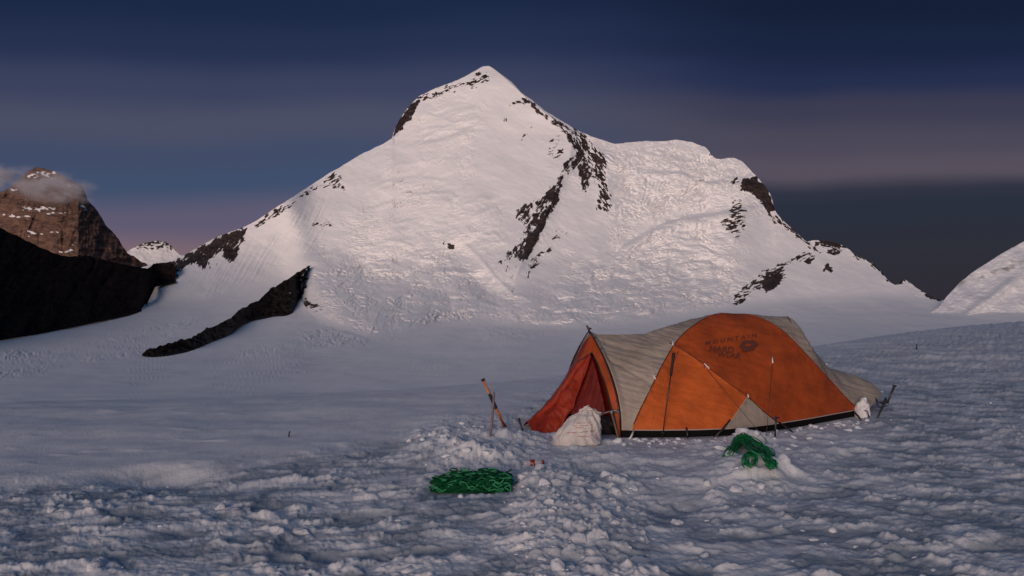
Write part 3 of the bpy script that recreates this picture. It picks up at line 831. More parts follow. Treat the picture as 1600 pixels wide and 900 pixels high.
def ground_parts(x, y):
    """height and ice fraction of the camp snow"""
    x = np.asarray(x, float); y = np.asarray(y, float)
    px = 800 + F * x / y
    ve = VE(px)
    Ye = F * 1.8 / (ve - HV)
    c = 3.2 / Ye ** 2
    zb = -c * np.clip(y - 0.75 * Ye, 0, None) ** 2
    vt = ve + 26 * (1 - np.exp(-5.0 * np.log(np.maximum(y / Ye, 1.0)) ** 2))
    z = np.where(y > Ye, CH - (vt - HV) / F * y, zb)
    v = HV + F * CH / y                       # photo row if the ground were level
    near = 1 - sstep(0.95, 1.6, y / Ye)
    # smooth apron between the camp and the basin on the left and centre
    edge = np.interp(px, [-900, 0, 120, 300, 450, 600, 700, 780, 860, 1000, 1200, 1300, 1600, 2500], [790, 742, 735, 722, 705, 680, 662, 648, 600, 560, 548, 545, 498, 490])
    edge = edge + np.where(px < 860, 13, 4) * fbm(x / 0.55, y / 0.8, 3, 140)
    rough = sstep(-8, 26, v - edge) * 0.93 + 0.07
    zstep = 0.035 * sstep(-2, 16, v - edge) * sstep(690, 560, px)
    slope = np.interp(px, [-300, 500, 900, 1600], [0.8, 1.0, 1.0, 1.0])
    ch = churn_mask(px + 26 * fbm(x / 0.5, y / 0.5, 2, 131), v + 22 * fbm(x / 0.5, y / 0.5, 2, 132))
    # broad swells and hollows
    s = 0.045 * fbm(x / 1.9, y / 1.3, 3, 101) * near
    calm = sstep(0, 60, v - edge) * 0.3 + 0.7
    calm = np.where(px > 820, 1.0, calm)
    amp = 0.66 * rough * slope * near * calm * (1 - 0.25 * sstep(8, 14, y))
    # wind- and foot-worn ripples lying across the view
    wx = 0.25 * fbm(x / 0.8, y / 0.8, 2, 102)
    r1 = ridged((x + wx) / 0.55, (y + wx) / 0.27, 3, 103, 0.5)
    r2 = fbm((x + wx) / 0.24, (y + wx) / 0.13, 4, 104, 0.55)
    patch = sstep(-0.5, 0.4, fbm(x / 1.2, y / 0.9, 2, 105))
    s = s + amp * (0.005 * r1 + 0.024 * r2 * (0.4 + 0.6 * patch) + 0.010 * fbm(x / 0.06, y / 0.045, 4, 107, 0.62))
    s = s + amp * 0.034 * np.abs(fbm((x + wx) / 0.17, (y - wx) / 0.10, 4, 124, 0.6)) * sstep(-0.25, 0.35, fbm(x / 0.6, y / 0.5, 2, 125))
    pit = np.clip(fbm((x + wx) / 0.42, (y) / 0.26, 2, 108) - 0.12, 0, 1)
    s = s - amp * 0.07 * pit
    ww = 0.10 * fbm(x / 0.16, y / 0.16, 3, 119)
    f1, f2, rid = worley((x + ww) / 0.15, (y + ww * 0.8) / 0.12, 110)
    blo = sstep(0.0, 0.35, f2 - f1) * ((rid * 5.3) % 1.0)
    f1b, f2b, ridb = worley((x - ww * 0.6) / 0.06, (y + ww * 0.5) / 0.055, 111)
    blo2 = sstep(0.0, 0.4, f2b - f1b) * ((ridb * 7.1) % 1.0)
    l1 = blo * (rid < 0.45 + 0.4 * ch)
    bil = np.abs(fbm(x / 0.30, y / 0.24, 4, 113, 0.55))
    chs = ch * 0.55
    s = s + amp * (l1 * (0.012 + 0.030 * ch) + blo2 * (0.004 + 0.014 * ch))
    # broad flat drift lumps lying across the view
    wq = 0.10 * fbm(x / 0.3, y / 0.3, 3, 151)
    cau = 1 - np.abs(fbm(x / 0.085, y / 0.075, 3, 152, 0.55)) * 1.8
    dr = np.clip(fbm((x + wx + wq) / 0.46, (y + 0.5 * wx + wq) / 0.24, 3, 122, 0.45) - 0.10, 0, 1)
    dr2 = np.clip(fbm((x + wq) / 0.21, (y + wq) / 0.13, 3, 153, 0.5) - 0.08, 0, 1) * sstep(-0.3, 0.2, fbm(x / 0.9, y / 0.7, 2, 154))
    s = s + amp * (0.07 * dr ** 0.8 + 0.085 * dr2 ** 0.7 * (0.55 + 0.6 * cau) + 0.012 * cau * patch)
    dr = np.maximum(dr, dr2)
    s = s + ch * near * (0.02 + 0.10 * bil * (0.4 + 0.6 * patch) + 0.022 * fbm(x / 0.10, y / 0.09, 4, 123, 0.62))
    s = s - zstep * near
    # shallow sastrugi beyond the churned edge
    s = s + (1 - rough) * near * (0.012 * fbm(x / 0.9, y / 0.9, 2, 114) + 0.014 * np.clip(fbm(x / 0.8, y / 0.28, 3, 115) - 0.28, 0, 1) * 3)
    # far right: banks of drifted snow seen edge-on
    fr = sstep(1230, 1330, px) * sstep(11, 16, y) * near
    s = s + fr * (0.10 * np.clip(ridged(x / 3.5, y / 1.6, 3, 116, 0.5), -0.2, 1) + 0.04 * fbm(x / 0.9, y / 0.6, 3, 117))
    # single features
    def bump(px0, v0, rx, ry, hgt):
        p = gpt(px0, v0)
        return hgt * np.exp(-((x - p.x) / rx) ** 2 - ((y - p.y) / ry) ** 2)
    s = s + bump(1168, 738, 0.33, 0.30, 0.13) + bump(1120, 752, 0.30, 0.22, 0.05) + bump(1215, 742, 0.12, 0.12, 0.06)
    s = s + bump(745, 715, 0.36, 0.26, 0.07) + bump(712, 708, 0.10, 0.12, 0.08) + bump(760, 690, 0.55, 0.35, 0.05)
    s = s + bump(1160, 690, 0.14, 0.10, 0.09) + bump(1185, 690, 0.10, 0.10, 0.06) + bump(860, 760, 0.3, 0.35, 0.05)
    s = s + bump(880, 385 + 455 - 455 + 360, 0.35, 0.5, 0.05) * 0
    s = s - bump(240, 738, 0.5, 0.22, 0.10) - bump(330, 752, 0.5, 0.25, 0.06) - bump(930, 735, 0.35, 0.3, 0.05) - bump(1040, 790, 0.30, 0.25, 0.05)
    s = s + bump(870, 820, 0.30, 0.6, 0.05)
    # level platform under the tent and under the rope
    rs = (x - TC[0]) * TA[0] + (y - TC[1]) * TA[1]; rn = (x - TC[0]) * TN[0] + (y - TC[1]) * TN[1]
    w = np.interp(rs, [q[0] for q in _wS], [q[1] for q in _wS]) + 0.02
    ins = sstep(0.16, -0.02, np.abs(rn) - w) * sstep(-1.25, -1.0, rs) * sstep(4.6, 4.4, rs)
    s = s * (1 - ins) + ins * (-0.01)
    g = gpt(736, 768)
    rp = sstep(1.35, 0.9, np.maximum(np.abs(x - g.x) / 0.32, np.abs(y - g.y - 0.1) / 0.2))
    s = s * (1 - rp) + rp * (-0.005)
    hol = fbm((x + wx) / 0.42, y / 0.26, 2, 108) * 1.3 - 1.4 * dr - 0.5 * l1 + 0.9 * fbm(x / 0.9, y / 0.5, 4, 120, 0.6) + 0.25 * fbm(x / 0.07, y / 0.06, 3, 127)
    ice = np.clip(0.12 + 0.88 * sstep(-0.50, 0.28, hol) + 0.5 * bump(240, 745, 0.5, 0.25, 1.0), 0, 1) * rough * near * (1 - 0.6 * ch) * (1 - 0.4 * sstep(9, 16, y))
    fresh = np.maximum(zone(px, v, [(800, 640), (1000, 690), (1340, 650), (1380, 690), (1250, 780), (1060, 780), (960, 730), (830, 720)], 30),
                       zone(px, v, [(640, 660), (800, 640), (830, 720), (700, 740)], 25))
    ice = ice * (1 - 0.75 * fresh)
    return z + s, ice


def gz(x, y):
    return float(ground_parts(np.array([x]), np.array([y]))[0][0])


pxs = np.concatenate([800 - F * np.geomspace(6, 0.9, 14), np.arange(-240, -12, 7.0), np.arange(-12, 1612, 1.5), np.arange(1612, 1840, 7.0), 800 + F * np.geomspace(0.9, 6, 14)])
pxs = np.unique(np.round(pxs, 3))
ve = VE(pxs); Ye = F * 1.8 / (ve - HV)
# rows: even steps in the photo's rows up to the crest, then a geometric run down into the basin
NA, NBk = 680, 90
v0 = 1500.0
ra = np.linspace(0, 1, NA)[:, None]
va = v0 + (HV + F * CH / (Ye * 1.05) - v0)[None, :] * ra ** 0.92
Ya = F * CH / (va - HV)
Yj = np.maximum(Yg(ve + 26), Ye * 8)
rb_ = np.linspace(0, 1, NBk)[1:, None]
Yc = Ya[-1][None, :] * (Yj / Ya[-1])[None, :] ** (rb_ ** 1.5)
YY = np.concatenate([Ya, Yc]); XX = (pxs - 800)[None, :] / F * YY
zz = np.empty_like(YY); ic = np.empty_like(YY)
for i in range(0, YY.shape[0], 100):
    zz[i:i + 100], ic[i:i + 100] = ground_parts(XX[i:i + 100], YY[i:i + 100])
zz[-12:] -= np.linspace(0, 14, 12)[:, None]
me = np_mesh('ground', np.stack([XX, YY, zz], -1).reshape(-1, 3), grid_quads(*YY.shape))
attr(me, 'ice', ic)
tag(link('ground', me, M['ground']), kind='structure')
# the same snow goes on behind the camera
y1 = float(Ya[0, 0])
xs = np.linspace(-120, 120, 241); ys = np.linspace(-160, y1 + 0.02, 120)
Xq, Yq = np.meshgrid(xs, ys)
zq = -0.035 + 0.1 * fbm(Xq / 3, Yq / 3, 3, 131) * sstep(1.0, -3.0, Yq - y1) - 0.02 * np.clip(np.abs(Xq) - 8, 0, None)
me = np_mesh('ground', np.stack([Xq, Yq, zq], -1).reshape(-1, 3), grid_quads(120, 241))
attr(me, 'ice', np.zeros(Xq.size))
tag(link('snow_field', me, M['ground']), kind='structure')

# ------------------------------------------------------------------ loose snow chunks
def ico(sub):
    import bmesh
    bm = bmesh.new(); bmesh.ops.create_icosphere(bm, subdivisions=sub, radius=1)
    v = np.array([tuple(q.co) for q in bm.verts]); f = np.array([[q.index for q in p.verts] for p in bm.faces]); bm.free()
    return v, f


def chunk_mesh(places):
    vs, fs, off = [], [], 0
    base = [ico(2), ico(3)]
    for (x, y, z, r, sq) in places:
        bv, bf = base[1] if r > 0.05 else base[0]
        k = rng.integers(0, 1000)
        n = perlin(bv[:, 0] * 1.3 + k, bv[:, 1] * 1.3 + bv[:, 2] * 1.7, 7) * 0.42 + perlin(bv[:, 0] * 3.1 + k, bv[:, 1] * 2.6 - bv[:, 2] * 3.0, 8) * 0.20
        if r > 0.03:
            n = n + perlin(bv[:, 0] * 7 + k, bv[:, 1] * 6 + bv[:, 2] * 7, 9) * 0.08
        p = bv * (1 + n)[:, None]
        a = rng.uniform(0, 6.28); ca, sa = math.cos(a), math.sin(a)
        for _ in range(9):
            nrm_ = rng.normal(size=3); nrm_ /= np.linalg.norm(nrm_); dd = p @ nrm_; lim = rng.uniform(0.45, 0.85)
            p = p - np.clip(dd - lim, 0, None)[:, None] * nrm_ * 0.92
        sx, sy = rng.uniform(0.8, 1.35), rng.uniform(0.75, 1.1)
        p = np.stack([(p[:, 0] * ca - p[:, 1] * sa) * sx, (p[:, 0] * sa + p[:, 1] * ca) * sy, p[:, 2] * sq], 1) * r
        vs.append(p + np.array([x, y, z])); fs.append(bf + off); off += len(bv)
    return np_mesh('snow_chunks', np.concatenate(vs), np.concatenate(fs))


pl = []
cpx = rng.uniform(-30, 1630, 60000); cv = 560 + 420 * rng.random(60000) ** 0.8
cm = churn_mask(cpx, cv)
edge_c = np.interp(cpx, [0, 300, 600, 700, 780, 860, 1600], [742, 728, 700, 668, 655, 640, 560])
dens = (0.003 + 0.085 * cm + 0.004 * sstep(0, 60, cv - edge_c)) * sstep(-0.3, 0.3, fbm(cpx / 60, cv / 26, 3, 150)) * 1.6
keep = (rng.random(60000) < dens) & (cv > edge_c)
cx, cy_ = cpx[keep], cv[keep]; cmk = cm[keep]
Yk = F * CH / (cy_ - HV); Xk = (cx - 800) / F * Yk
gk = ground_parts(Xk, Yk)[0]
rk_ = np.exp(rng.normal(math.log(0.011), 0.50, len(Xk))) * (1 + 1.1 * cmk)
rk_ = np.clip(rk_, 0.005, 0.045)
rsn = (Xk - TC[0]) * TA[0] + (Yk - TC[1]) * TA[1]; rnn = (Xk - TC[0]) * TN[0] + (Yk - TC[1]) * TN[1]
intent = (np.abs(rnn) < np.interp(rsn, [q[0] for q in _wS], [q[1] for q in _wS]) + 0.03) & (rsn > -1.1) & (rsn < 4.5)
gR = gpt(736, 768)
onrope = (np.abs(Xk - gR.x) < 0.34) & (np.abs(Yk - gR.y - 0.12) < 0.24)
for i in np.nonzero(~intent & ~onrope)[0]:
    pl.append((Xk[i], Yk[i], gk[i] - rk_[i] * 0.25, rk_[i], rng.uniform(0.5, 0.85)))
# the larger blocks one can make out
for px_, v_, r in ((712, 712, 0.085), (728, 722, 0.05), (752, 702, 0.06), (700, 722, 0.045), (690, 735, 0.03), (694, 697, 0.035), (730, 690, 0.04),
                   (762, 725, 0.05), (700, 690, 0.04), (722, 668, 0.05), (742, 672, 0.035), (798, 674, 0.05), (812, 690, 0.04), (775, 688, 0.05), (780, 664, 0.035),
                   (842, 742, 0.06), (860, 752, 0.05), (880, 765, 0.055), (850, 772, 0.07), (815, 760, 0.045), (900, 790, 0.06), (855, 805, 0.06),
                   (948, 750, 0.07), (975, 752, 0.07), (990, 768, 0.05), (960, 775, 0.05), (930, 800, 0.055), (870, 840, 0.06), (905, 860, 0.05), (960, 830, 0.045),
                   (1130, 712, 0.07), (1140, 724, 0.08), (1226, 742, 0.065), (1212, 728, 0.04), (1188, 765, 0.045), (1150, 768, 0.05), (1120, 770, 0.04), (1105, 762, 0.045),
                   (1160, 690, 0.085), (1182, 692, 0.06), (1192, 700, 0.04), (1240, 700, 0.05), (1232, 708, 0.035), (1210, 692, 0.03), (965, 692, 0.055), (975, 698, 0.03),
                   (1015, 700, 0.03), (1055, 702, 0.03), (1340, 668, 0.04), (1325, 672, 0.05), (1240, 690, 0.04), (1265, 690, 0.03), (1300, 695, 0.035),
                   (80, 795, 0.05), (345, 790, 0.05), (470, 826, 0.05), (505, 770, 0.03), (720, 780, 0.03), (640, 690, 0.04), (655, 686, 0.03), (150, 880, 0.05), (640, 888, 0.04),
                   (1230, 790, 0.04), (1300, 830, 0.04), (1270, 845, 0.035), (1060, 815, 0.05), (1000, 880, 0.06), (930, 890, 0.06), (1100, 870, 0.04), (870, 905, 0.07)):
    g = gpt(px_, v_); z = gz(g.x, g.y)
    pl.append((g.x, g.y, z - r * 0.05, r * 1.05, rng.uniform(0.55, 0.85)))
for k in range(120):
    f_ = rng.random(); px_ = 985 + 370 * f_; v_ = np.interp(px_, [985, 1140, 1210, 1350], [688, 687, 676, 656]) + rng.uniform(-1, 8)
    g = gpt(px_, v_); r = rng.uniform(0.012, 0.04)
    pl.append((g.x, g.y, gz(g.x, g.y) - r * 0.1, r, rng.uniform(0.5, 0.85)))
o = link('snow_chunks', chunk_mesh(pl), M['chunk'])
tag(o, 'loose white clods of snow scattered over the trampled ground', 'snow', kind='stuff')
attr(o.data, 'ice', np.zeros(len(o.data.vertices)))

# ------------------------------------------------------------------ the tent
M['orange'] = mat('orange_nylon', (0.56, 0.115, 0.020), 0.62, noise=(5.0, 0.74, 1.12), bump=(28, 0.35, 0.006), spec=0.3, trans=0.10)
M['orange_dark'] = mat('shaded_orange_nylon', (0.43, 0.078, 0.014), 0.66, noise=(3.2, 0.6, 1.15), bump=(22, 0.4, 0.007), spec=0.3, trans=0.10)  # same nylon as the lower panel, with its dimmer lighting put into the colour
M['beige'] = mat('beige_nylon', (0.385, 0.335, 0.285), 0.66, noise=(4.0, 0.72, 1.12), bump=(26, 0.4, 0.008), spec=0.3, trans=0.10)
M['red'] = mat('red_lining', (0.33, 0.032, 0.012), 0.6, noise=(5, 0.7, 1.2), bump=(18, 0.5, 0.01), spec=0.3, trans=0.15)
M['fill_sheet'] = mat('dark_red_fill_sheet', (0.20, 0.016, 0.010), 0.65, noise=(6, 0.6, 1.2), bump=(20, 0.4, 0.008), trans=0.25)  # for the added sheet that brightens the porch opening
M['black'] = mat('black_coating', (0.006, 0.006, 0.007), 0.8, spec=0.1)
M['pole'] = mat('dark_pole', (0.025, 0.022, 0.025), 0.4)
M['seam'] = mat('brown_seam_tape', (0.11, 0.026, 0.012), 0.7)
M['hem'] = mat('pale_hem_tape', (0.42, 0.34, 0.30), 0.7)
M['white'] = mat('white_plastic', (0.75, 0.73, 0.72), 0.4)
M['cord'] = mat('dark_cord', (0.06, 0.035, 0.03), 0.8)
M['ink'] = mat('faded_print', (0.115, 0.030, 0.015), 0.8)
M['steel'] = mat('dull_steel', (0.30, 0.30, 0.33), 0.45, metal=0.6)
M['wood'] = mat('weathered_wood', (0.20, 0.12, 0.08), 0.75, noise=(30, 0.7, 1.2))


def pchip(pts):
    a = np.array(pts, float); g = np.linspace(a[0, 0], a[-1, 0], 400); y = np.interp(g, a[:, 0], a[:, 1])
    k = np.exp(-0.5 * (np.arange(-9, 10) / 3.0) ** 2); k /= k.sum()
    y2 = np.convolve(np.pad(y, 9, mode='edge'), k, mode='valid')
    y2[0] = y[0]; y2[-1] = y[-1]
    return lambda s: np.interp(s, g, y2)


fw = pchip([q for q in _wS if q[0] >= 0])
fh = pchip([(0, 1.116), (0.35, 1.10), (0.75, 1.10), (1.0, 1.165), (1.5, 1.255), (1.85, 1.318), (2.25, 1.30), (2.6, 1.275), (2.92, 1.285), (3.08, 1.02), (3.45, 0.60), (3.65, 0.545), (4.0, 0.47), (4.25, 0.36), (4.33, 0.22), (4.35, 0.10)])
fa = pchip([(0, 1.0), (0.3, 1.05), (0.9, 1.4), (1.6, 1.75), (2.6, 1.7), (3.1, 1.5), (4.35, 1.8)])
fb = pchip([(0, 0.47), (0.3, 0.50), (0.9, 0.60), (1.6, 0.66), (2.6, 0.70), (3.1, 0.74), (3.6, 0.62), (4.35, 0.55)])
fzb = pchip([(0, 0.072), (3.55, 0.072), (3.8, 0.05), (4.05, 0.14), (4.35, 0.20)])
fwl = pchip([(-0.92, 0.05), (-0.8, 0.14), (-0.6, 0.42), (-0.3, 0.68), (0, 0.80)])
fhl = pchip([(-0.92, 0.03), (-0.75, 0.12), (-0.5, 0.31), (-0.25, 0.62), (-0.1, 0.86), (0, 1.10)])


def proj(P):
    return 800 + F * P[..., 0] / P[..., 1], HV + F * (CH - P[..., 2]) / P[..., 1]


def tpos(s, n, z):
    return np.stack([TC[0] + TA[0] * s + TN[0] * n, TC[1] + TA[1] * s + TN[1] * n, z], -1)


def shell(s, q):
    """s along the tent, q -1 front hem .. 0 ridge .. 1 back hem"""
    t = np.abs(q); t = np.sin(t * math.pi / 2)
    w, h, zb = fw(s), fh(s), fzb(s)
    z = zb + (h - zb) * np.clip(1 - t ** fa(s), 0, 1) ** fb(s)
    return tpos(s, np.sign(q) * t * w, z)


C_LEFT = [(985, 680), (990, 663), (1000, 640), (1020, 600), (1036, 568), (1057, 533), (1080, 511), (1104, 496), (1128, 487), (1128, 470)]
C_RIGHT = [(1128, 486), (1170, 491), (1200, 502), (1225, 519), (1243, 536), (1260, 554), (1280, 576), (1300, 598), (1320, 620), (1343, 642), (1350, 652)]
C_SEAM = [(1046, 536), (1060, 543), (1078, 554), (1100, 570), (1132, 594), (1168, 620), (1190, 640), (1218, 663), (1224, 668)]
C_TRI = [(1168, 620), (1150, 646), (1130, 674), (1126, 680)]
xl = lambda v: np.interp(v, [p[1] for p in C_LEFT[::-1]], [p[0] for p in C_LEFT[::-1]])
yr = lambda u: np.interp(u, [p[0] for p in C_RIGHT], [p[1] for p in C_RIGHT])
ys_ = lambda u: np.interp(u, [p[0] for p in C_SEAM], [p[1] for p in C_SEAM])
xt = lambda v: np.interp(v, [p[1] for p in C_TRI], [p[0] for p in C_TRI])

NS, NQ = 620, 300
ss = np.linspace(0, 4.35, NS); qq = np.linspace(-1, 1, NQ)
Sg, Qg = np.meshgrid(ss, qq, indexing='ij')
P0 = shell(Sg, Qg)
pu, pv = proj(shell(Sg, -np.abs(Qg)))


def panel_of(u, v):
    c = np.full(u.shape, 2)                              # upper orange
    c[(v > ys_(u)) & (u < 1224)] = 1                     # lower left orange
    c[(v > ys_(u)) & (u > xt(v)) & (u < 1224) & (v > 619)] = 3   # beige triangle
    c[((u > 1128) & (v < yr(u))) | (u > 1350)] = 4       # right beige
    c[(u < xl(v)) & (u < 1129)] = 0                      # left beige
    return c


# panels sag between the poles, and wrinkle
dl = np.minimum(np.minimum(line_dist(pu, pv, C_LEFT), line_dist(pu, pv, C_RIGHT)), line_dist(pu, pv, C_SEAM))
dl = np.minimum(dl, line_dist(pu, pv, C_TRI))
du_ = np.gradient(P0, axis=0); dq_ = np.gradient(P0, axis=1)
nv = np.cross(dq_, du_); nv /= np.maximum(np.linalg.norm(nv, axis=-1, keepdims=True), 1e-9)
outw = np.sign((nv[..., :2] * (TN * np.sign(Qg + 1e-6)[..., None])).sum(-1) + 0.3 * nv[..., 2])
nv *= np.where(outw == 0, 1, outw)[..., None]
cls = panel_of(pu, pv)
sag = -0.035 * (1 - np.exp(-dl / 22.0)) * (1 - 0.4 * np.abs(Qg) ** 8)
left_b = (cls == 0) | (cls == 4)
wr = 0.013 * fbm(pu / 46 + pv / 60, pv / 11 - pu / 40, 4, 402) * (~left_b) + left_b * (0.012 * ridged(pu / 90 + pv / 50, pv / 9 - pu / 30, 3, 403) + 0.006 * fbm(pu / 18, pv / 9, 3, 404))
wr = wr + 0.012 * np.exp(-dl / 12) * fbm(pu / 9, pv / 9, 3, 405) * (dl > 1.5)
hemf = sstep(1.0, 0.90, np.abs(Qg)) * 0.9 + 0.1
endf = sstep(0.0, 0.08, Sg)
P1 = P0 + nv * ((sag + wr) * hemf * endf * sstep(4.35, 3.9, Sg) ** 0.5)[..., None]
# long hanging creases on the beige fly between the two left poles
cz = np.exp(-((pv - (556 + (pu - 950) * 0.62)) / 4.0) ** 2) * (pu > 940) * (pu < 1030) * left_b
cz2 = np.exp(-((pv - (530 + (pu - 940) * 0.28)) / 3.5) ** 2) * (pu > 945) * (pu < 1060) * left_b
P1 += nv * ((-0.016 * cz - 0.010 * cz2))[..., None] * endf[..., None]
fu, fv = proj(P1)
front = (Qg <= 0.05)


def surf(px, v, off=0.0):
    """3D point of the fly seen at a photo pixel"""
    d = (fu - px) ** 2 + (fv - v) ** 2 + (~front) * 1e6
    i, j = np.unravel_index(np.argmin(d), d.shape)
    i = min(max(i, 1), NS - 2); j = min(max(j, 1), NQ - 2)
    # local linear correction
    a = P1[i + 1, j] - P1[i - 1, j]; b = P1[i, j + 1] - P1[i, j - 1]
    A = np.array([[(fu[i + 1, j] - fu[i - 1, j]), (fu[i, j + 1] - fu[i, j - 1])], [(fv[i + 1, j] - fv[i - 1, j]), (fv[i, j + 1] - fv[i, j - 1])]])
    try:
        k = np.linalg.solve(A, np.array([px - fu[i, j], v - fv[i, j]])); k = np.clip(k, -0.6, 0.6)
    except Exception:
        k = np.zeros(2)
    return Vector(P1[i, j] + a * k[0] + b * k[1] + nv[i, j] * off)


def curve_on(pts, off=0.005, n=6, step=7.0):
    out = []
    sp = spline([(p[0], p[1], 0) for p in pts], n)
    for p in sp:
        out.append(surf(p[0], p[1], off))
    o2 = [out[0]]
    for p in out[1:]:
        if (p - o2[-1]).length > 0.02: o2.append(p)
    # light smoothing
    for _ in range(2):
        o2 = [o2[0]] + [(o2[i - 1] + o2[i] * 2 + o2[i + 1]) / 4 for i in range(1, len(o2) - 1)] + [o2[-1]]
    return o2


TL = Vector((TC[0] + TA[0] * 1.8, TC[1] + TA[1] * 1.8, 0))
tent = empty('tent', TL)
tag(tent, 'orange and beige expedition dome tent with red door flap pitched on the snow', 'tent')


def submesh(mask, name):
    """faces of the fly grid where mask holds"""
    q = grid_quads(NS, NQ)[mask[:-1, :-1].ravel()]
    idx = np.unique(q); mp_ = np.full(NS * NQ, -1); mp_[idx] = np.arange(len(idx))
    return np_mesh(name, P1.reshape(-1, 3)[idx], mp_[q][:, ::-1])


for k, nm, mt, lb in ((0, 'fly_panel', 'beige', 'creased beige panel beside the door'), (1, 'fly_panel', 'orange', 'bright orange lower panel'),
                      (2, 'fly_panel', 'orange_dark', 'large dark orange arched panel with faded print'),
                      (3, 'fly_panel', 'beige', 'small beige triangle at the hem'), (4, 'fly_panel', 'beige', 'sagging beige rear panel')):
    if k in (1, 3):
        o = part(nm, submesh((cls == k) & (Qg < 0), nm), M[mt], tent); o['label'] = lb
        o = part(nm, submesh((cls == k) & (Qg >= 0), nm), M[mt], tent)
    else:
        o = part(nm, submesh(cls == k, nm), M[mt], tent); o['label'] = lb

# black tub floor under the hem
mbs = []
outline = [(s, -fw(s)) for s in np.linspace(0.0, 3.78, 60)] + [(s, fw(s)) for s in np.linspace(3.78, 0.0, 60)]
vv = []; fz = []
for s, n in outline:
    a = tpos(s, n * 0.975, -0.03); b = tpos(s, n * 0.985, float(fzb(s)) + 0.012)
    vv += [a, b]
n_ = len(outline)
for i in range(n_):
    j = (i + 1) % n_
    fz.append((2 * i, 2 * j, 2 * j + 1, 2 * i + 1))
part('floor', np_mesh('floor', np.array(vv), np.array(fz)), M['black'], tent)
# hem tape
hm = MB(); hm.tube([Vector(shell(np.array(s), np.array(-1.0))) + Vector((0.0, -0.006, 0.004)) for s in np.linspace(0.08, 3.66, 90)], 0.0065, 6)
hm.tube([Vector(shell(np.array(s), np.array(1.0))) + Vector((0.0, 0.006, 0.004)) for s in np.linspace(0.08, 3.66, 90)], 0.006, 6)
part('hem', hm.mesh(), M['hem'], tent)
# seams over the crossing poles
for pts_, r_, m_ in ((C_LEFT[1:-1], 0.006, 'seam'), (C_RIGHT[:-1], 0.008, 'seam'), (C_SEAM[:-1], 0.006, 'seam'), (C_TRI[:-1], 0.005, 'hem')):
    mb_ = MB().tube(curve_on(pts_, 0.001), r_, 6)
    part('seam', mb_.mesh(), M[m_], tent)
# stitched tension seams on the orange panels
for pts_ in ([(1060, 548), (1040, 600), (1018, 664)], [(1180, 495), (1196, 560), (1206, 655)], [(1245, 545), (1262, 600), (1285, 650)]):
    part('stitching', MB().tube(curve_on(pts_, -0.001), 0.0028, 5).mesh(), M['seam'], tent)
# the rear pole in silhouette
rp_ = [shell(np.array(3.0 + 0.0 * k), np.array(q)) for k, q in enumerate(np.linspace(0.95, -0.25, 26))]
bpole = [surf(u_, v_, 0.004) for u_, v_ in ((1230, 494), (1236, 504), (1243, 518), (1252, 533), (1264, 549), (1276, 563), (1288, 576))]
part('pole', MB().tube(spline(bpole, 4), 0.005, 6).mesh(), M['pole'], tent)

# hoop at the door
hoop = []
for n in np.linspace(-0.80, 0.80, 61):
    t = abs(n) / 0.80
    hoop.append(Vector(tpos(0.0 - 0.012, n, 1.125 * max(0.0, 1 - t) ** 0.47 + 0.004)))
part('pole', MB().tube(hoop, 0.0085, 8).mesh(), M['pole'], tent)
top = Vector(tpos(-0.01, 0, 1.12))
tk = MB().tube([top + Vector((0.01, 0, -0.03)), top + Vector((-0.035, -0.02, 0.07))], [0.013, 0.011], 8)
tk.tube([top + Vector((-0.02, -0.012, 0.035)), top + Vector((0.02, 0.0, 0.03))], [0.014, 0.01], 8)
part('pole_tip', tk.mesh(), M['pole'], tent)
for i in (3, 8, 14, 20, 26):
    p = hoop[i]
    c = MB().tube([p + Vector((-0.012, -0.012, 0.0)), p + Vector((0.03, 0.0, -0.008))], [0.011, 0.006], 6)
    part('clip', c.mesh(), M['pole'], tent)

# vestibule: cap and strip, red flap, back wall
NSv, NQv = 190, 240
sv = np.linspace(-0.81, -0.004, NSv); qv = np.linspace(-1, 1, NQv)
Sv, Qv = np.meshgrid(sv, qv, indexing='ij')
tv = np.abs(Qv); tv = np.sin(tv * math.pi / 2)
bl = sstep(-0.9, 0.0, Sv)
Zv = fhl(Sv) * np.clip(1 - tv ** (1.25 - 0.25 * bl), 0, 1) ** (0.75 - 0.28 * bl)
Pv = tpos(Sv, np.sign(Qv) * tv * fwl(Sv), Zv)
vu, vvv = proj(Pv)
fold = np.interp(vvv, [540, 556, 575, 605, 625, 650, 665, 690], [925, 923, 917, 906, 897, 884, 873, 858])
zipx = np.interp(vvv, [540, 550, 575, 600, 630, 655, 690], [922, 925, 936, 945, 954, 961, 966])
cap_y = np.interp(vu, [880, 905, 925, 935], [590, 564, 551, 540])
fr = Qv <= 0.0
is_or = fr & ((vvv < cap_y) | (vu > zipx))
is_red = fr & ~is_or & (vu < fold)
is_back = ~fr
# folds hanging in the flap
n1 = np.gradient(Pv, axis=0); n2 = np.gradient(Pv, axis=1)
nn = np.cross(n1, n2); nn /= np.maximum(np.linalg.norm(nn, axis=-1, keepdims=True), 1e-9)
ang_ = np.arctan2(vu - 926, vvv - 545)
amp_ = np.clip((vvv - 555) / 60, 0, 1)
fl = 0.045 * np.sin(ang_ * 21 + 1.6 * fbm(vu / 22, vvv / 30, 3, 412)) * amp_ + 0.012 * fbm(vu / 9, vvv / 13, 3, 413)
Pv2 = Pv + nn * np.where(is_red, fl, np.where(is_back, 0.02 * fbm(vu / 14, vvv / 20, 3, 414), 0.004 * fbm(vu / 9, vvv / 12, 3, 415)))[..., None]


def vmesh(mask, name):
    q = grid_quads(NSv, NQv)[mask[:-1, :-1].ravel()]
    idx = np.unique(q); mp_ = np.full(NSv * NQv, -1); mp_[idx] = np.arange(len(idx))
    return np_mesh(name, Pv2.reshape(-1, 3)[idx], mp_[q])


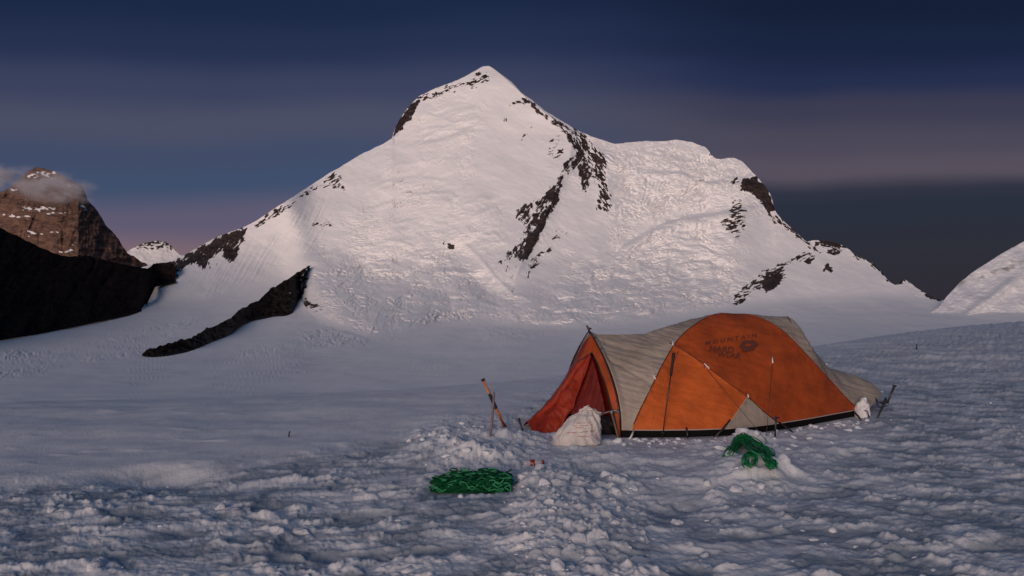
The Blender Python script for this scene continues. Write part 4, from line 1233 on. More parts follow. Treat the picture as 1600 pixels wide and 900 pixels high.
o = part('vestibule_panel', vmesh(is_or, 'v'), M['orange_dark'], tent); o['label'] = 'orange strip beside the open door'
o = part('door_flap', vmesh(is_red, 'v'), M['red'], tent); o['label'] = 'crumpled red door flap pulled out to the left'
o = part('vestibule_panel', vmesh(is_back, 'v'), M['red'], tent); o['label'] = 'dark red inside of the porch'
# rolled edge of the flap and the zip
fp = []; zp = []
for v_ in np.linspace(557, 682, 30):
    for lst, fx in ((fp, float(np.interp(v_, [540, 556, 575, 605, 625, 650, 665, 690], [925, 923, 917, 906, 897, 884, 873, 858]))),
                    (zp, float(np.interp(v_, [540, 550, 575, 600, 630, 655, 690], [922, 925, 936, 945, 954, 961, 966])))):
        d = (vu - fx) ** 2 + (vvv - v_) ** 2 + (~fr) * 1e6
        i, j = np.unravel_index(np.argmin(d), d.shape)
        if d[i, j] < 40: lst.append(Vector(Pv2[i, j]) + Vector((0, -0.004, 0)))
part('flap_edge', MB().tube(spline(fp[::3], 5), 0.010, 7).mesh(), M['red'], tent)
part('zip', MB().tube(spline(zp[::3], 5), 0.009, 6).mesh(), M['pole'], tent)
cp = []
for u_ in np.linspace(903, 926, 8):
    y_ = float(np.interp(u_, [880, 905, 925, 935], [590, 564, 551, 540]))
    d = (vu - u_) ** 2 + (vvv - y_) ** 2 + (~fr) * 1e6
    i, j = np.unravel_index(np.argmin(d), d.shape); cp.append(Vector(Pv2[i, j]) + Vector((0, -0.004, 0)))
part('zip', MB().tube(spline(cp, 3), 0.008, 6).mesh(), M['pole'], tent)
# inner door wall across the body
iw = [[tpos(0.10, n, 0.0), tpos(0.10, n, max(0.02, 1.06 * max(0.0, 1 - abs(n) / 0.80) ** 0.47))] for n in np.linspace(-0.79, 0.79, 41)]
o = part('inner_door', np_mesh('i', np.array(iw).reshape(-1, 3), grid_quads(41, 2)), M['red'], tent)

# added sheet a hand's breadth behind the opening, brightening the dark porch
gap = np.interp(vvv, [545, 575, 600, 630, 650], [1.0, 4.0, 7.0, 9.0, 11.0])
is_in = fr & ~is_or & (vu > fold - 14) & (vu < zipx - gap) & (vvv < 650)
Pin = Pv + np.array([TN[0] * 0.10 + TA[0] * 0.03, TN[1] * 0.10 + TA[1] * 0.03, 0]) + nn * (0.018 * fbm(vu / 7 + vvv / 40, vvv / 40, 3, 419))[..., None]
qi = grid_quads(NSv, NQv)[is_in[:-1, :-1].ravel()]
ix = np.unique(qi); mq = np.full(NSv * NQv, -1); mq[ix] = np.arange(len(ix))
o = part('porch_fill_sheet', np_mesh('c', Pin.reshape(-1, 3)[ix], mq[qi]), M['fill_sheet'], tent); o['label'] = 'added dark red sheet brightening the inside of the porch'
# white toggles where the guys meet the fly
for (u_, v_, du_t, dv_t) in ((1051.5, 536, 0, 9), (1022, 590, 4, 7), (1104, 573, 8, 8), (1168, 619, 1, 5), (1206, 563.5, 0.5, 9), (1287, 569, 9, 0.5)):
    a = surf(u_ - du_t / 2, v_ - dv_t / 2, 0.012); b = surf(u_ + du_t / 2, v_ + dv_t / 2, 0.012)
    part('toggle', MB().tube([a, b], 0.008, 8).mesh(), M['white'], tent)

# guy lines and pegging webbing
def gl(p):
    return Vector((p.x, p.y, gz(p.x, p.y)))


peg_a = gl(gpt(1211, 688)); peg_top = peg_a + Vector((0.01, 0.02, 0.20))
for a, b in ((surf(1206, 570, 0.012), gpt(1196, 700)), (surf(1104, 578, 0.012), gpt(1203, 696))):
    b = gl(b)
    part('guy_line', MB().tube([a, b], 0.0028, 5).mesh(), M['cord'], tent)
part('guy_line', MB().tube(spline([surf(1168, 622, 0.01), surf(1190, 642, 0.01), peg_top], 5), 0.0028, 5).mesh(), M['cord'], tent)
for a, b in (((1140, 660), (1116, 684)), ((990, 676), (984, 688)), ((1216, 664), (1240, 680)), ((1332, 648), (1346, 656)), ((1072, 672), (1074, 684))):
    A = surf(a[0], a[1] - 4, 0.012); B = gl(gpt(b[0], b[1]))
    part('webbing', MB().tube([A, (A + B) / 2 + Vector((0, -0.02, 0)), B], [0.010, 0.012, 0.009], 6).mesh(), M['pole'] if a[0] != 990 else M['white'], tent)
A = surf(1100, 571, 0.012)
part('cord_tail', MB().tube(spline([A, A + Vector((0.0, -0.01, -0.035)), A + Vector((0.018, -0.012, -0.06)), A + Vector((-0.012, -0.012, -0.08))], 5), 0.004, 5).mesh(), M['pole'], tent)

# faded lettering: a quadratic fit of the panel maps flat letters onto it
gu, gv_ = np.meshgrid(np.linspace(1085, 1200, 14), np.linspace(515, 575, 8))
pts3 = np.array([surf(a, b, 0.012) for a, b in zip(gu.ravel(), gv_.ravel())])


def basis(u, v):
    u = (np.asarray(u, float) - 1140) / 50; v = (np.asarray(v, float) - 545) / 50
    return np.stack([np.ones_like(u), u, v, u * u, u * v, v * v, u ** 3, u * u * v, u * v * v, v ** 3], -1)


cf, *_ = np.linalg.lstsq(basis(gu.ravel(), gv_.ravel()), pts3, rcond=None)


def letters(txt, x0, y0, x1, y1, h, shear=0.0, bold=0.0):
    """text whose baseline runs from (x0,y0) to (x1,y1), cap height h"""
    c = bpy.data.curves.new('t', 'FONT'); c.body = txt; c.offset = bold; c.resolution_u = 3
    o = bpy.data.objects.new('t', c); COL.objects.link(o)
    bpy.context.view_layer.update()
    me = bpy.data.meshes.new_from_object(o.evaluated_get(bpy.context.evaluated_depsgraph_get()))
    bpy.data.objects.remove(o)
    co = np.array([tuple(v.co) for v in me.vertices])
    co[:, 0] -= co[:, 0].min(); wd = co[:, 0].max(); capm = 0.7
    X = co[:, 0] / wd; Hh = co[:, 1] / capm * h
    return me, co, X, Hh


def put_text(txt, x0, y0, x1, y1, h, shear=0.0, bold=0.012, spread=None):
    me, co, X, Hh = letters(txt, x0, y0, x1, y1, h, bold=bold)
    u = x0 + (x1 - x0) * X + shear * Hh; v = y0 + (y1 - y0) * X - Hh
    q = basis(u, v) @ cf
    me.vertices.foreach_set('co', q.ravel().astype(np.float32)); me.update()
    return me


lw = [put_text('M O U N T A I N', 1101.5, 540.0, 1181, 527.5, 6.2, 0.10), put_text('HARD', 1107.5, 550.5, 1145, 552, 9.0, 0.25), put_text('WEAR', 1119, 558.5, 1156, 561, 8.5, 0.25)]
for me_ in lw:
    part('lettering', me_, M['ink'], tent)
# round nut-shaped emblem
em = []
for k in range(28):
    a = 2 * math.pi * k / 28
    rr = 1 + 0.09 * math.cos(a * 6) + 0.05 * math.sin(a * 3 + 1)
    em.append((1169 + 14.0 * rr * math.cos(a), 541 - 9.0 * rr * math.sin(a) - 0.1 * 14 * math.cos(a)))
inn = [(1168 + 3.6 * math.cos(2 * math.pi * k / 28) * 1.5, 539.5 - 2.2 * math.sin(2 * math.pi * k / 28)) for k in range(28)]
q = basis([p[0] for p in em] + [p[0] for p in inn], [p[1] for p in em] + [p[1] for p in inn]) @ cf
me_ = np_mesh('e', q, np.array([(i, (i + 1) % 28, 28 + (i + 1) % 28, 28 + i) for i in range(28)]))
part('emblem', me_, M['ink'], tent)

# snow stuffed under the open tail of the fly
def blob(c, sx, sy, sz, seed, amp=0.18, sub=4, lo=None):
    bv, bf = ico(sub)
    n = amp * fbm(bv[:, 0] * 1.6 + seed, bv[:, 1] * 1.6 + bv[:, 2] * 1.9, 4, seed, 0.55)
    p = bv * (1 + n)[:, None] * np.array([sx, sy, sz]) + np.array(c)
    if lo is not None: p[:, 2] = np.maximum(p[:, 2], lo)
    return np_mesh('b', p, bf)


sb = gl(gpt(1357, 654)) + Vector((0, 0.16, 0))
o = link('snow_block', blob((0, 0, 0.04), 0.085, 0.11, 0.19, 31, 0.45), M['ground'])
o.location = sb
tag(o, 'upright lump of white snow under the tail of the tent fly', 'snow')
attr(o.data, 'ice', np.zeros(len(o.data.vertices)))

# ------------------------------------------------------------------ gear round the tent
M['grip'] = mat('black_foam_grip', (0.012, 0.011, 0.012), 0.75)
M['shaft'] = mat('dark_aluminium', (0.07, 0.045, 0.045), 0.35, metal=0.5)
M['sack'] = mat('woven_white_plastic', (0.62, 0.585, 0.565), 0.65, noise=(9, 0.86, 1.08), bump=(60, 0.35, 0.006), spec=0.3, trans=0.08)
M['sackprint'] = mat('faded_red_print', (0.33, 0.12, 0.10), 0.8)
M['rope'] = mat('green_rope', (0.008, 0.22, 0.065), 0.85, noise=(30, 0.5, 1.6), bump=(220, 0.6, 0.003), spec=0.12)
M['rope_pale'] = mat('highlight_green_rope', (0.035, 0.23, 0.11), 0.8, noise=(60, 0.7, 1.3), spec=0.12)  # paler green puts the highlights on the strands into their colour
M['rope_dark'] = mat('dark_green_rope', (0.003, 0.060, 0.022), 0.85, noise=(40, 0.6, 1.5), bump=(220, 0.6, 0.003), spec=0.12)
M['orange_paint'] = mat('orange_paint', (0.55, 0.20, 0.08), 0.4, noise=(20, 0.7, 1.1))
M['redbrown'] = mat('red_brown_metal', (0.16, 0.035, 0.025), 0.5)
M['stick'] = mat('grey_stick', (0.17, 0.14, 0.14), 0.7, noise=(25, 0.7, 1.2))
M['dark'] = mat('dark_nylon', (0.018, 0.016, 0.018), 0.7, bump=(20, 0.4, 0.01))
M['label_red'] = mat('red_label', (0.27, 0.014, 0.016), 0.5)
M['clear'] = mat('clear_plastic', (0.42, 0.42, 0.45), 0.12)

# trekking pole leaning on the fly
tip = gl(gpt(1034.5, 684)); head = pt(1053, 551, tip.y + 0.05)
tp_ = empty('trekking_pole', tip); tag(tp_, 'dark trekking pole with black grip leaning against the front of the tent', 'trekking pole')
dr = (head - tip)
part('shaft', MB().tube([tip, tip + dr * 0.42, tip + dr * 0.43, tip + dr * 0.78], [0.0055, 0.0065, 0.008, 0.0085], 8).mesh(), M['shaft'], tp_)
part('grip', MB().tube([tip + dr * 0.73, tip + dr * 0.75, tip + dr * 0.90, tip + dr * 0.97, tip + dr * 1.0], [0.012, 0.016, 0.015, 0.020, 0.015], 10).mesh(), M['grip'], tp_)
part('basket', MB().tube([tip + dr * 0.06, tip + dr * 0.075], [0.030, 0.012], 14).mesh(), M['grip'], tp_)

# peg in front of the beige triangle
o = link('tent_peg', MB().tube([(0, 0, -0.05), (0.004, 0, 0.12), (0.014, 0.0, 0.235)], [0.010, 0.011, 0.012], 8).tube([(-0.028, 0, 0.212), (0.045, 0, 0.222)], 0.008, 6).mesh(), M['pole'])
o.location = peg_a
tag(o, 'black T-headed tent peg in front of the small beige triangle', 'tent peg')
p = gl(gpt(817, 682))
o = link('tent_peg', MB().tube([(0.0, 0, -0.05), (0.0, 0, 0.0), (-0.045, 0, 0.13)], [0.009, 0.010, 0.012], 8).tube([(-0.055, 0, 0.128), (-0.03, 0, 0.137)], 0.010, 6).mesh(), M['pole'])
o.location = p
tag(o, 'short dark tent peg slanting beside the tip of the red door flap', 'tent peg')
p = gl(gpt(1357, 654))
o = link('tent_peg', MB().tube([(0.012, 0, -0.05), (0.0, 0, 0.04), (-0.012, 0.0, 0.09), (-0.05, 0, 0.10)], [0.008, 0.008, 0.007, 0.006], 8).mesh(), M['pole'])
o.location = p
tag(o, 'small hooked dark peg in front of the snow lump at the tail', 'tent peg')

# two stakes holding the tail guys
b0 = gl(gpt(1371, 653)); t0_ = pt(1385, 622, b0.y + 0.04)
st1 = empty('snow_stake', b0); tag(st1, 'lower dark snow stake with lashed cord near the right tail', 'stake')
part('shaft', MB().tube([b0 - (t0_ - b0) * 0.2, b0, t0_], [0.009, 0.011, 0.013], 8).mesh(), M['pole'], st1)
part('lashing', MB().tube([t0_ - (t0_ - b0) * 0.30, t0_ - (t0_ - b0) * 0.06], [0.022, 0.020], 10).tube([t0_ - (t0_ - b0) * 0.2 + Vector((-0.05, 0, 0.0)), t0_ - (t0_ - b0) * 0.2 + Vector((0.05, 0, -0.01))], 0.010, 8).mesh(), M['grip'], st1)
tl_ = pt(1368, 621, b0.y)
for q_ in ((1368, 621, 1373, 629, 1383, 630), (1368, 624, 1374, 636, 1386, 634)):
    part('cord', MB().tube(spline([pt(q_[0], q_[1], b0.y + 0.06), pt(q_[2], q_[3], b0.y + 0.04), pt(q_[4], q_[5], b0.y + 0.03)], 6), 0.007, 6).mesh(), M['grip'], st1)
b1 = pt(1386.5, 630, b0.y + 0.10); t1 = pt(1397.5, 603, b0.y + 0.12)
gb = b1 + (b1 - t1) * 1.0
o = link('snow_stake', MB().tube([b1 - b1, (t1 - b1) * 0.5, t1 - b1], [0.011, 0.013, 0.015], 8).tube([(t1 - b1) + Vector((-0.02, 0, -0.005)), (t1 - b1) + Vector((0.025, 0, 0.0))], 0.012, 8).mesh(), M['pole'])
o.location = b1
tag(o, 'upper dark stake tied across the top of the lower one', 'stake')

# marker stakes far off
def stake(u_, v_, vt, r_, lab, name='marker_stick'):
    g = gpt(u_, v_)
    for _ in range(6):
        z = gz(g.x, g.y); g = gpt(u_, v_, z)
    h = (v_ - vt) / F * g.y
    o = link(name, MB().tube([(0, 0, -0.1), (0.0, 0, h * 0.5), (0.01, 0, h)], [r_, r_, r_ * 1.1], 7).mesh(), M['pole'])
    o.location = g
    tag(o, lab, 'marker stick')


stake(1432, 546, 538, 0.018, 'short dark stick standing alone in the snow right of the tent')
stake(451.5, 683, 674, 0.008, 'tiny dark stick at the edge of the smooth snow far left of the tent')

# ice axe standing by the door
base = gl(gpt(966, 684))
ax = empty('ice_axe', base); tag(ax, 'ice axe with grey head and wooden shaft stuck in the snow by the tent door', 'ice axe')
hd = pt(955, 643, base.y + 0.02)
part('shaft', MB().tube([base - (hd - base) * 0.2, base, hd], [0.008, 0.011, 0.012], 8).mesh(), M['wood'], ax)
hb = MB()
dxv = Vector((1, 0.2, 0.12)).normalized()
hb.tube(spline([hd + dxv * -0.17 + Vector((0, 0, -0.055)), hd + dxv * -0.09 + Vector((0, 0, -0.008)), hd + Vector((0, 0, 0.004)), hd + dxv * 0.05 + Vector((0, 0, 0.004)), hd + dxv * 0.085 + Vector((0, 0, -0.02))], 5),
        [0.004] + [0.010] * 6 + [0.016] * 8 + [0.022] * 5 + [0.026], 8, flat=0.55)
part('head', hb.mesh(), M['steel'], ax)
part('ferrule', MB().tube([hd - (hd - base) * 0.10, hd + Vector((0, 0, 0.01))], [0.016, 0.018], 8).mesh(), M['steel'], ax)

# dark bag just inside the door
bg_ = gl(gpt(948, 679)); bg_.y += 0.14
o = link('bag', blob((0, 0, 0.085), 0.125, 0.14, 0.115, 77, 0.3, 4), M['dark'])
o.location = bg_
tag(o, 'lumpy black bag in the shadow just inside the tent door', 'bag')

# white woven sack
sk = gl(gpt(906, 700)); sk.y += 0.17
NR_, NA_ = 90, 140
hh = np.linspace(0, 1, NR_)[:, None]; aa = np.linspace(0, 2 * math.pi, NA_)[None, :]
prof = np.interp(hh, [0, 0.03, 0.12, 0.3, 0.5, 0.68, 0.8, 0.86, 0.90, 0.95, 1.0], [0.02, 0.18, 0.262, 0.262, 0.232, 0.190, 0.140, 0.085, 0.060, 0.075, 0.070])
hgt = 0.405
lean = np.interp(hh, [0, 0.3, 0.6, 0.8, 0.88, 1.0], [-0.01, -0.005, 0.055, 0.10, 0.125, 0.19])
wrk = 1 + 0.12 * fbm(np.cos(aa) * 1.6 + hh * 1.2 + 3, np.sin(aa) * 1.6 + hh * 2.5, 4, 501) + 0.085 * ridged(aa * 2.4 + hh * 1.5, hh * 2.2 + 0.3 * np.sin(aa), 3, 502) + sstep(0.55, 0.85, hh) * 0.16 * np.sin(aa * 11 + 2 * np.sin(hh * 9)) * 0.9
corner = 1 + 0.22 * np.exp(-((hh - 0.06) / 0.07) ** 2) * (np.exp(-((aa - 3.3) / 0.35) ** 2) + 0.8 * np.exp(-((aa - 5.75) / 0.3) ** 2))
Rr = prof * wrk * corner
Xs = Rr * np.cos(aa) * 0.90 + lean; Ysk = Rr * np.sin(aa) * 0.72 + 0.03 * hh
Zs = hgt * hh + 0.012 * fbm(aa * 2, hh * 5, 3, 505) - 0.02 + 0.0 * aa
Zs = np.where(hh > 0.86, hgt * 0.86 - (hh - 0.86) * hgt * 0.75 * np.cos(aa) + 0.012 * np.sin(aa * 5 + hh * 7), Zs)
Ps = np.stack([Xs, Ysk, Zs], -1)
sack = link('sack', np_mesh('sack', Ps.reshape(-1, 3), grid_quads(NR_, NA_)), M['sack'])
sack.location = sk
sack.rotation_euler = (0, R(-3), 0)
tag(sack, 'bulging white woven sack with faint red print slumped before the tent door', 'sack')
# printed lines: strips that follow the sack's skin
pb_v, pb_f = [], []
def strip(h0, a0, a1, th, wob_):
    n = 10; b = len(pb_v)
    for k in range(n):
        a = a0 + (a1 - a0) * k / (n - 1)
        for s_ in (0, 1):
            hq = h0 + s_ * th + wob_ * math.sin(k * 1.7)
            i = hq * (NR_ - 1); j = (a % (2 * math.pi)) / (2 * math.pi) * (NA_ - 1)
            i0 = int(min(i, NR_ - 2)); j0 = int(min(j, NA_ - 2)); fi, fj = i - i0, j - j0
            p = Ps[i0, j0] * (1 - fi) * (1 - fj) + Ps[i0 + 1, j0] * fi * (1 - fj) + Ps[i0, j0 + 1] * (1 - fi) * fj + Ps[i0 + 1, j0 + 1] * fi * fj
            c = np.array([0.03, 0, p[2]]); d = p - c; d /= np.linalg.norm(d)
            pb_v.append(p + d * 0.004)
    for k in range(n - 1):
        pb_f.append((b + 2 * k, b + 2 * k + 2, b + 2 * k + 3, b + 2 * k + 1))
for h0, segs in ((0.66, ((4.25, 4.45), (4.52, 4.75), (4.85, 5.0))), (0.60, ((4.15, 4.4), (4.5, 4.6), (4.66, 4.95), (5.05, 5.2))), (0.54, ((4.3, 4.7),)), (0.44, ((4.05, 4.5), (4.62, 5.0), (5.1, 5.5))), (0.34, ((4.6, 5.3),))):
    for a0, a1 in segs:
        strip(h0, a0, a1, 0.012, 0.004)
pm = link('print', np_mesh('p', np.array(pb_v), np.array(pb_f)), M['sackprint'], sack)
tie = MB().tube([Vector((0.122 + 0.060 * math.cos(a), 0.025 + 0.045 * math.sin(a), hgt * 0.865)) for a in np.linspace(0, 6.283, 20)], 0.006, 6)
link('tie', tie.mesh(), M['hem'], sack)

# shovel handle and grey stick in the snow heap left of the door
sb_ = gl(gpt(790, 671)); stt = pt(754, 592, sb_.y + 0.10)
sh = empty('snow_shovel', sb_); tag(sh, 'orange and black shovel handle leaning left with red-brown blade in the snow heap', 'shovel')
dr = stt - sb_
part('shaft', MB().tube([sb_ + dr * 0.16, sb_ + dr * 0.96], [0.017, 0.017], 10).mesh(), M['orange_paint'], sh)
part('grip', MB().tube([sb_ + dr * 0.40, sb_ + dr * 0.42, sb_ + dr * 0.68, sb_ + dr * 0.70], [0.018, 0.021, 0.021, 0.018], 10).mesh(), M['grip'], sh)
k_ = MB().tube([sb_ + dr * 0.955 , sb_ + dr * 1.0], [0.022, 0.026], 10)
part('end_cap', k_.mesh(), M['grip'], sh)
side = Vector((dr.z, 0, -dr.x)).normalized()
bl_ = MB(); dn = dr.normalized()
c0 = sb_ + dr * 0.19
bl_.tube([c0 + dn * 0.03, c0 - dn * 0.02, c0 - dn * 0.07, c0 - dn * 0.15, c0 - dn * 0.22], [0.018, 0.024, 0.038, 0.046, 0.040], 10, flat=0.45)
part('blade', bl_.mesh(), M['redbrown'], sh)
s0 = gl(gpt(766.5, 696)); s1 = pt(772, 613, s0.y + 0.03)
o = link('wooden_stick', MB().tube([(s0 - s1) * 0.15, Vector((0, 0, 0)), (s1 - s0) * 0.5 + Vector((0.004, 0, 0)), s1 - s0], [0.012, 0.013, 0.013, 0.011], 8).mesh(), M['stick'])
o.location = s0
tag(o, 'thin grey stick standing upright in the snow heap before the shovel', 'stick')

# drink bottle lying half buried
bp_ = gl(gpt(826, 731))
bt = empty('plastic_bottle', bp_); tag(bt, 'small plastic bottle with red label and red cap lying half in the snow', 'bottle')
ud = Vector((1, 0.12, 0.05)).normalized()
def rev(parts_, m_, n_):
    b_ = MB(); b_.tube([bp_ + ud * a + Vector((0, 0, 0.020)) for a, r_ in parts_], [r_ for a, r_ in parts_], 16); return part(n_, b_.mesh(), m_, bt)
rev([(-0.05, 0.012), (-0.046, 0.026), (-0.03, 0.029), (0.0, 0.029), (0.07, 0.029), (0.09, 0.026), (0.115, 0.015), (0.13, 0.012)], M['clear'], 'body')
rev([(0.012, 0.0300), (0.055, 0.0300)], M['label_red'], 'label')
rev([(0.118, 0.017), (0.142, 0.017)], M['label_red'], 'cap')
wv = MB()
for k in range(5):
    a = bp_ + ud * (0.018 + 0.008 * k) + Vector((0, -0.0308, 0.020 + 0.004 * math.sin(k * 2.0)))
    wv.tube([a, a + Vector((0.006, 0, 0.012 * (-1) ** k))], 0.0016, 5)
part('logo', wv.mesh(), M['white'], bt)

# ------------------------------------------------------------------ ropes
def rope_object(name, strands, r_, m_, loc, lab, n=7, faded=0.3, first=0):  # faded: share of strands given the painted highlight green
    mb_ = MB(); mi = []; q_ = random.Random(3)
    for i_, s_ in enumerate(strands):
        f0_ = len(mb_.f)
        mb_.tube([Vector(p) - loc for p in s_], r_, n)
        mi += [1 if i_ >= first and q_.random() < faded else 0] * (len(mb_.f) - f0_)
    o = link(name, mb_.mesh(), m_); o.location = loc
    o.data.materials.append(M['rope_pale']); o.data.polygons.foreach_set('material_index', mi)
    tag(o, lab, 'rope', 'green climbing ropes lying on the snow')
    return o


rr_ = random.Random(5)
L0 = gpt(736, 770); L0.z = 0; L0.y += 0.14
W_, D_, H_ = 0.315, 0.155, 0.115
strands = []
for k in range(56):
    lay = k / 56
    z0 = 0.008 + H_ * lay * 0.97
    shr = 1 - 0.12 * lay
    pts_ = []
    y0 = rr_.uniform(-1, 1) * D_ * shr
    if k % 2 == 0: y0 = -D_ * shr * rr_.uniform(0.80, 1.0)
    ph = rr_.uniform(0, 6.28); fr_ = rr_.uniform(1.5, 3.6); am = rr_.uniform(0.012, 0.038)
    for i in range(26):
        t = i / 25 * 2 - 1
        x = t * W_ * shr * rr_.uniform(0.985, 1.0)
        hx = H_ * (0.86 + 0.14 * t - 0.25 * max(0, -t) ** 2)        # lower at the left end
        z = z0 * hx / H_ + am * 0.55 * math.sin(t * fr_ * 3 + ph)
        y = y0 + am * 1.6 * math.cos(t * fr_ * 2.2 + ph * 1.7) + 0.01 * rr_.uniform(-1, 1)
        y = max(-D_ * shr * 1.05, min(D_ * shr * 1.05, y))
        x *= 1 - 0.10 * (y / D_) ** 2 * (1 + 0.8 * lay); z *= 1 - 0.35 * max(0.0, abs(t) - 0.7) / 0.3
        pts_.append(L0 + Vector((x, y, max(0.008, min(hx * 1.04 + 0.010 * math.sin(x * 31 + y * 20), z)))))
    strands.append(spline(pts_, 3))
# end bends: rope turning back at both short sides
for k in range(34):
    sd_ = -1 if k % 2 else 1
    z = rr_.uniform(0.008, H_ * (0.62 if sd_ < 0 else 0.95)); y0 = rr_.uniform(-0.9, 0.5) * D_; gap = rr_.uniform(0.02, 0.09)
    x0 = sd_ * W_ * rr_.uniform(0.9, 1.0)
    arc = [L0 + Vector((x0 - sd_ * 0.09, y0, z))] + [L0 + Vector((x0 + sd_ * gap * 0.35 * math.sin(a), y0 + gap / 2 - gap / 2 * math.cos(a), z + 0.008 * math.sin(2 * a))) for a in np.linspace(0.2, 2.9, 7)] + [L0 + Vector((x0 - sd_ * 0.09, y0 + gap, z + 0.01))]
    strands.append(spline(arc, 4))
# S-bends lying over the front face and the top
for k in range(52):
    x0 = rr_.uniform(-0.27, 0.27); sp_ = rr_.uniform(0.06, 0.16); tilt = rr_.uniform(-0.5, 0.5)
    topf = rr_.random() < 0.5
    am = rr_.uniform(0.014, 0.034); ph = rr_.uniform(0, 6.28)
    arc = []
    zc = rr_.uniform(0.02, H_ * 0.9); yc = rr_.uniform(-0.8, 0.9) * D_
    for i in range(9):
        t = i / 8 * 2 - 1
        x = max(-W_, min(W_, x0 + sp_ * t))
        hx = H_ * (0.86 + 0.14 * x / W_ - 0.25 * max(0, -x / W_) ** 2)
        if topf:
            p = Vector((x, yc + am * 1.7 * math.sin(t * 4 + ph), hx + 0.010 + 0.006 * math.sin(t * 5)))
        else:
            z = zc + tilt * 0.05 * t + am * math.sin(t * 4 + ph)
            p = Vector((x, -D_ - 0.012 + 0.006 * math.cos(t * 3 + ph), max(0.01, min(hx, z))))
        arc.append(L0 + p)
    strands.append(spline(arc, 4))
# loose bights on top and the tail on the right
for x0, w_ in ((-0.06, 0.035), (0.10, 0.05), (0.16, 0.04), (-0.15, 0.03)):
    arc = [L0 + Vector((x0 + w_ * math.cos(a), 0.03 + 0.02 * math.sin(a), H_ + 0.012 + 0.024 * (1 - math.cos(a * 1.0 - 1.57)) * 0.6)) for a in np.linspace(0, 6.1, 16)]
    strands.append(spline(arc, 3))
gzl = lambda x, y: gz(x, y) + 0.006
tail = [L0 + Vector((0.27, -0.02, 0.06)), L0 + Vector((0.34, -0.03, 0.045)), L0 + Vector((0.37, -0.02, 0.055)), L0 + Vector((0.40, -0.05, 0.025)), L0 + Vector((0.385, -0.07, 0.012))]
strands.append(spline(tail, 5))
rope_object('rope', strands, 0.0054, M['rope_dark'], L0, 'neatly piled dark green rope in a low oblong heap, nearer the camera', faded=0.40, first=50)

# butterfly coil thrown over the mound
C0 = gpt(1168, 708); z_ = gz(C0.x, C0.y); C0.z = 0
KN = (1150, 697)                                      # the gathered middle


def on_mound(u_, v_, lift):
    """point of the ground seen at a pixel, raised by lift"""
    Y = F * CH / (v_ - HV)
    for _ in range(12):
        z = gz((u_ - 800) / F * Y, Y); Y = F * (CH - z) / (v_ - HV)
    return Vector(((u_ - 800) / F * Y, Y, z + lift))


strands = []
rk2 = random.Random(9)
# hump bundle: from the left end over the top down to the right
for k in range(24):
    f = rk2.random()
    a = (1141 + rk2.uniform(-5, 4), 712 + rk2.uniform(-6, 5)); b = (1153 + 8 * f, 700 - 6 * f + rk2.uniform(-2, 2)); c = (1176 + 10 * f, 704 + 6 * (1 - f)); d = (1196 + 9 * f, 722 - 6 * f + rk2.uniform(-3, 4)); e = (1208 + rk2.uniform(-6, 8), 734 + rk2.uniform(-8, 5))
    lf = 0.03 + 0.055 * rk2.random()
    c = (c[0] + rk2.uniform(-7, 7), c[1] + rk2.uniform(-6, 6)); d = (d[0] + rk2.uniform(-5, 6), d[1] + rk2.uniform(-5, 5))
    pts_ = [on_mound(*a, 0.02 + 0.01 * rk2.random()), on_mound(*b, lf + 0.03), on_mound(*c, lf + 0.015), on_mound(*d, 0.018 + lf * 0.5), on_mound(*e, 0.012 + 0.012 * rk2.random())]
    strands.append(spline(pts_, 7))
# fan of strands curling over the crown of the hump
for k in range(22):
    f = k / 21
    a = (1148 + 24 * f, 694 - 0 * f + rk2.uniform(-2, 2))
    b = (1160 + 14 * f, 703 + rk2.uniform(-2, 3)); c = (1168 + 8 * f, 712 + 2 * f)
    pts_ = [on_mound(1140 + 12 * f, 706 + rk2.uniform(-3, 3), 0.025), on_mound(*a, 0.065 + 0.035 * math.sin(f * 3.1)), on_mound(*b, 0.07), on_mound(*c, 0.045)]
    strands.append(spline(pts_, 7))
# drooping loops at the front
for k in range(9):
    cxp = 1171 + rk2.uniform(-5, 5); w_ = 8 + rk2.uniform(-3, 3); dp = 24 + rk2.uniform(-6, 4)
    pts_ = [on_mound(cxp + w_ * math.sin(a) * (1.0), 709 + dp * (1 - math.cos(a)) / 2 + 2, 0.018 + 0.012 * rk2.random()) for a in np.linspace(0.2, 6.0, 12)]
    strands.append(spline(pts_, 4))
for k in range(14):
    q_ = rk2.uniform(0, 1)
    e = (1196 + 12 * q_ + rk2.uniform(-3, 3), 738 - 8 * q_ + rk2.uniform(-3, 3))
    pts_ = [on_mound(1178 + 6 * q_, 712, 0.04), on_mound(1190 + 8 * q_, 722, 0.035), on_mound(e[0], e[1], 0.014), on_mound(e[0] + 6, e[1] - 6, 0.02), on_mound(1196 + 8 * q_, 718, 0.03)]
    strands.append(spline(pts_, 6))
# left bight and the two tails
for k in range(8):
    pts_ = [on_mound(1130 + rk2.uniform(-1, 3), 713 + rk2.uniform(-2, 2), 0.012), on_mound(1138 + rk2.uniform(-2, 2), 704 + rk2.uniform(-2, 2), 0.03), on_mound(1146, 707 + rk2.uniform(-3, 3), 0.035), on_mound(1152, 711 + rk2.uniform(-2, 2), 0.03)]
    strands.append(spline(pts_, 5))
strands.append(spline([on_mound(1150, 706, 0.03), on_mound(1138, 710, 0.014), on_mound(1130, 713, 0.012)], 6))
strands.append(spline([on_mound(1205, 735, 0.02), on_mound(1198, 740, 0.012), on_mound(1191, 741, 0.01)], 6))
rope_object('rope', strands, 0.0052, M['rope'], C0, 'bright green rope coil draped over a small snow mound, nearer the tent', faded=0.4)

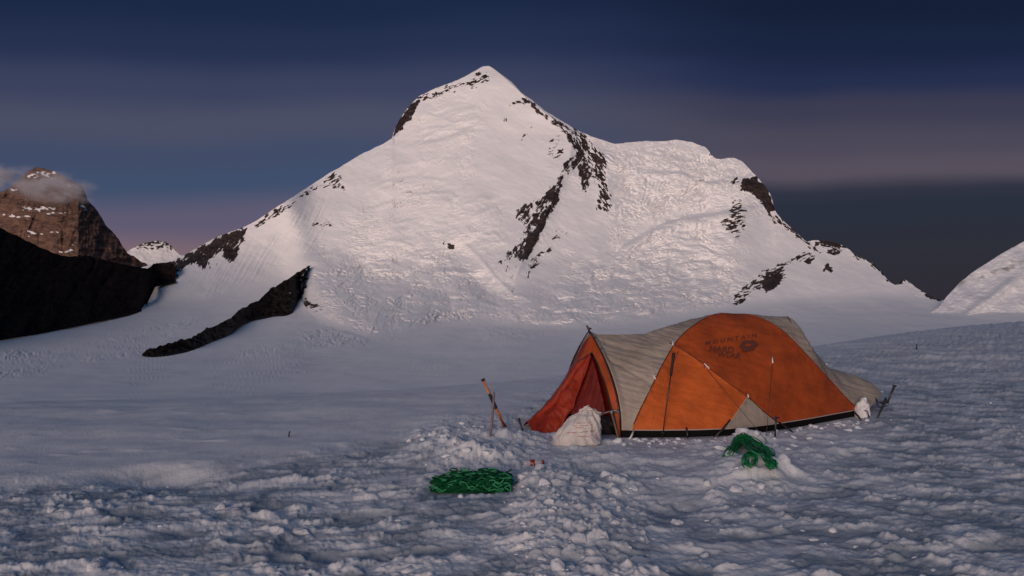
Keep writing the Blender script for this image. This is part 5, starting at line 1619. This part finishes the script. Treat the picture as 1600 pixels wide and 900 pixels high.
# ------------------------------------------------------------------ cloud round the rocky peak
cm_ = bpy.data.materials.new('cloud_vapour'); cm_.use_nodes = True
T = cm_.node_tree; T.nodes.clear(); N = T.nodes.new
pvn = N('ShaderNodeVolumePrincipled'); pvn.inputs['Color'].default_value = (0.92, 0.9, 0.93, 1); pvn.inputs['Anisotropy'].default_value = 0.0
tcn = N('ShaderNodeTexCoord'); no = N('ShaderNodeTexNoise'); no.inputs['Scale'].default_value = 1.7; no.inputs['Detail'].default_value = 5
mpp = N('ShaderNodeMapping'); mpp.inputs['Scale'].default_value = (1.6, 1.0, 1.0)
T.links.new(tcn.outputs['Object'], mpp.inputs[0]); T.links.new(mpp.outputs[0], no.inputs['Vector'])
ln = N('ShaderNodeVectorMath'); ln.operation = 'LENGTH'; T.links.new(tcn.outputs['Object'], ln.inputs[0])
m1 = N('ShaderNodeMapRange'); m1.interpolation_type = 'SMOOTHSTEP'; m1.inputs[1].default_value = 1.0; m1.inputs[2].default_value = 0.35; T.links.new(ln.outputs['Value'], m1.inputs[0])
m2 = N('ShaderNodeMapRange'); m2.inputs[1].default_value = 0.44; m2.inputs[2].default_value = 0.72; T.links.new(no.outputs[0], m2.inputs[0])
m3_ = N('ShaderNodeMath'); m3_.operation = 'MULTIPLY'; T.links.new(m1.outputs[0], m3_.inputs[0]); T.links.new(m2.outputs[0], m3_.inputs[1])
m4_ = N('ShaderNodeMath'); m4_.operation = 'MULTIPLY'; m4_.inputs[1].default_value = 0.032; T.links.new(m3_.outputs[0], m4_.inputs[0])
T.links.new(m4_.outputs[0], pvn.inputs['Density'])
ou = N('ShaderNodeOutputMaterial'); T.links.new(pvn.outputs[0], ou.inputs['Volume'])
cb = ico(3)
for (u_, v_, Y_, rx, rz, tilt, lab) in ((72, 290, 3430, 280, 95, 9, 'thin pink-grey cloud trailing across the shoulder of the rocky peak'), (-14, 276, 3420, 150, 80, 0, 'pale cloud at the left edge beside the rocky peak')):
    o = link('cloud', np_mesh('cloud', cb[0], cb[1]), cm_)
    o.location = pt(u_, v_, Y_); o.scale = (rx, 110, rz); o.rotation_euler = (0, R(tilt), 0)
    tag(o, lab, 'cloud')
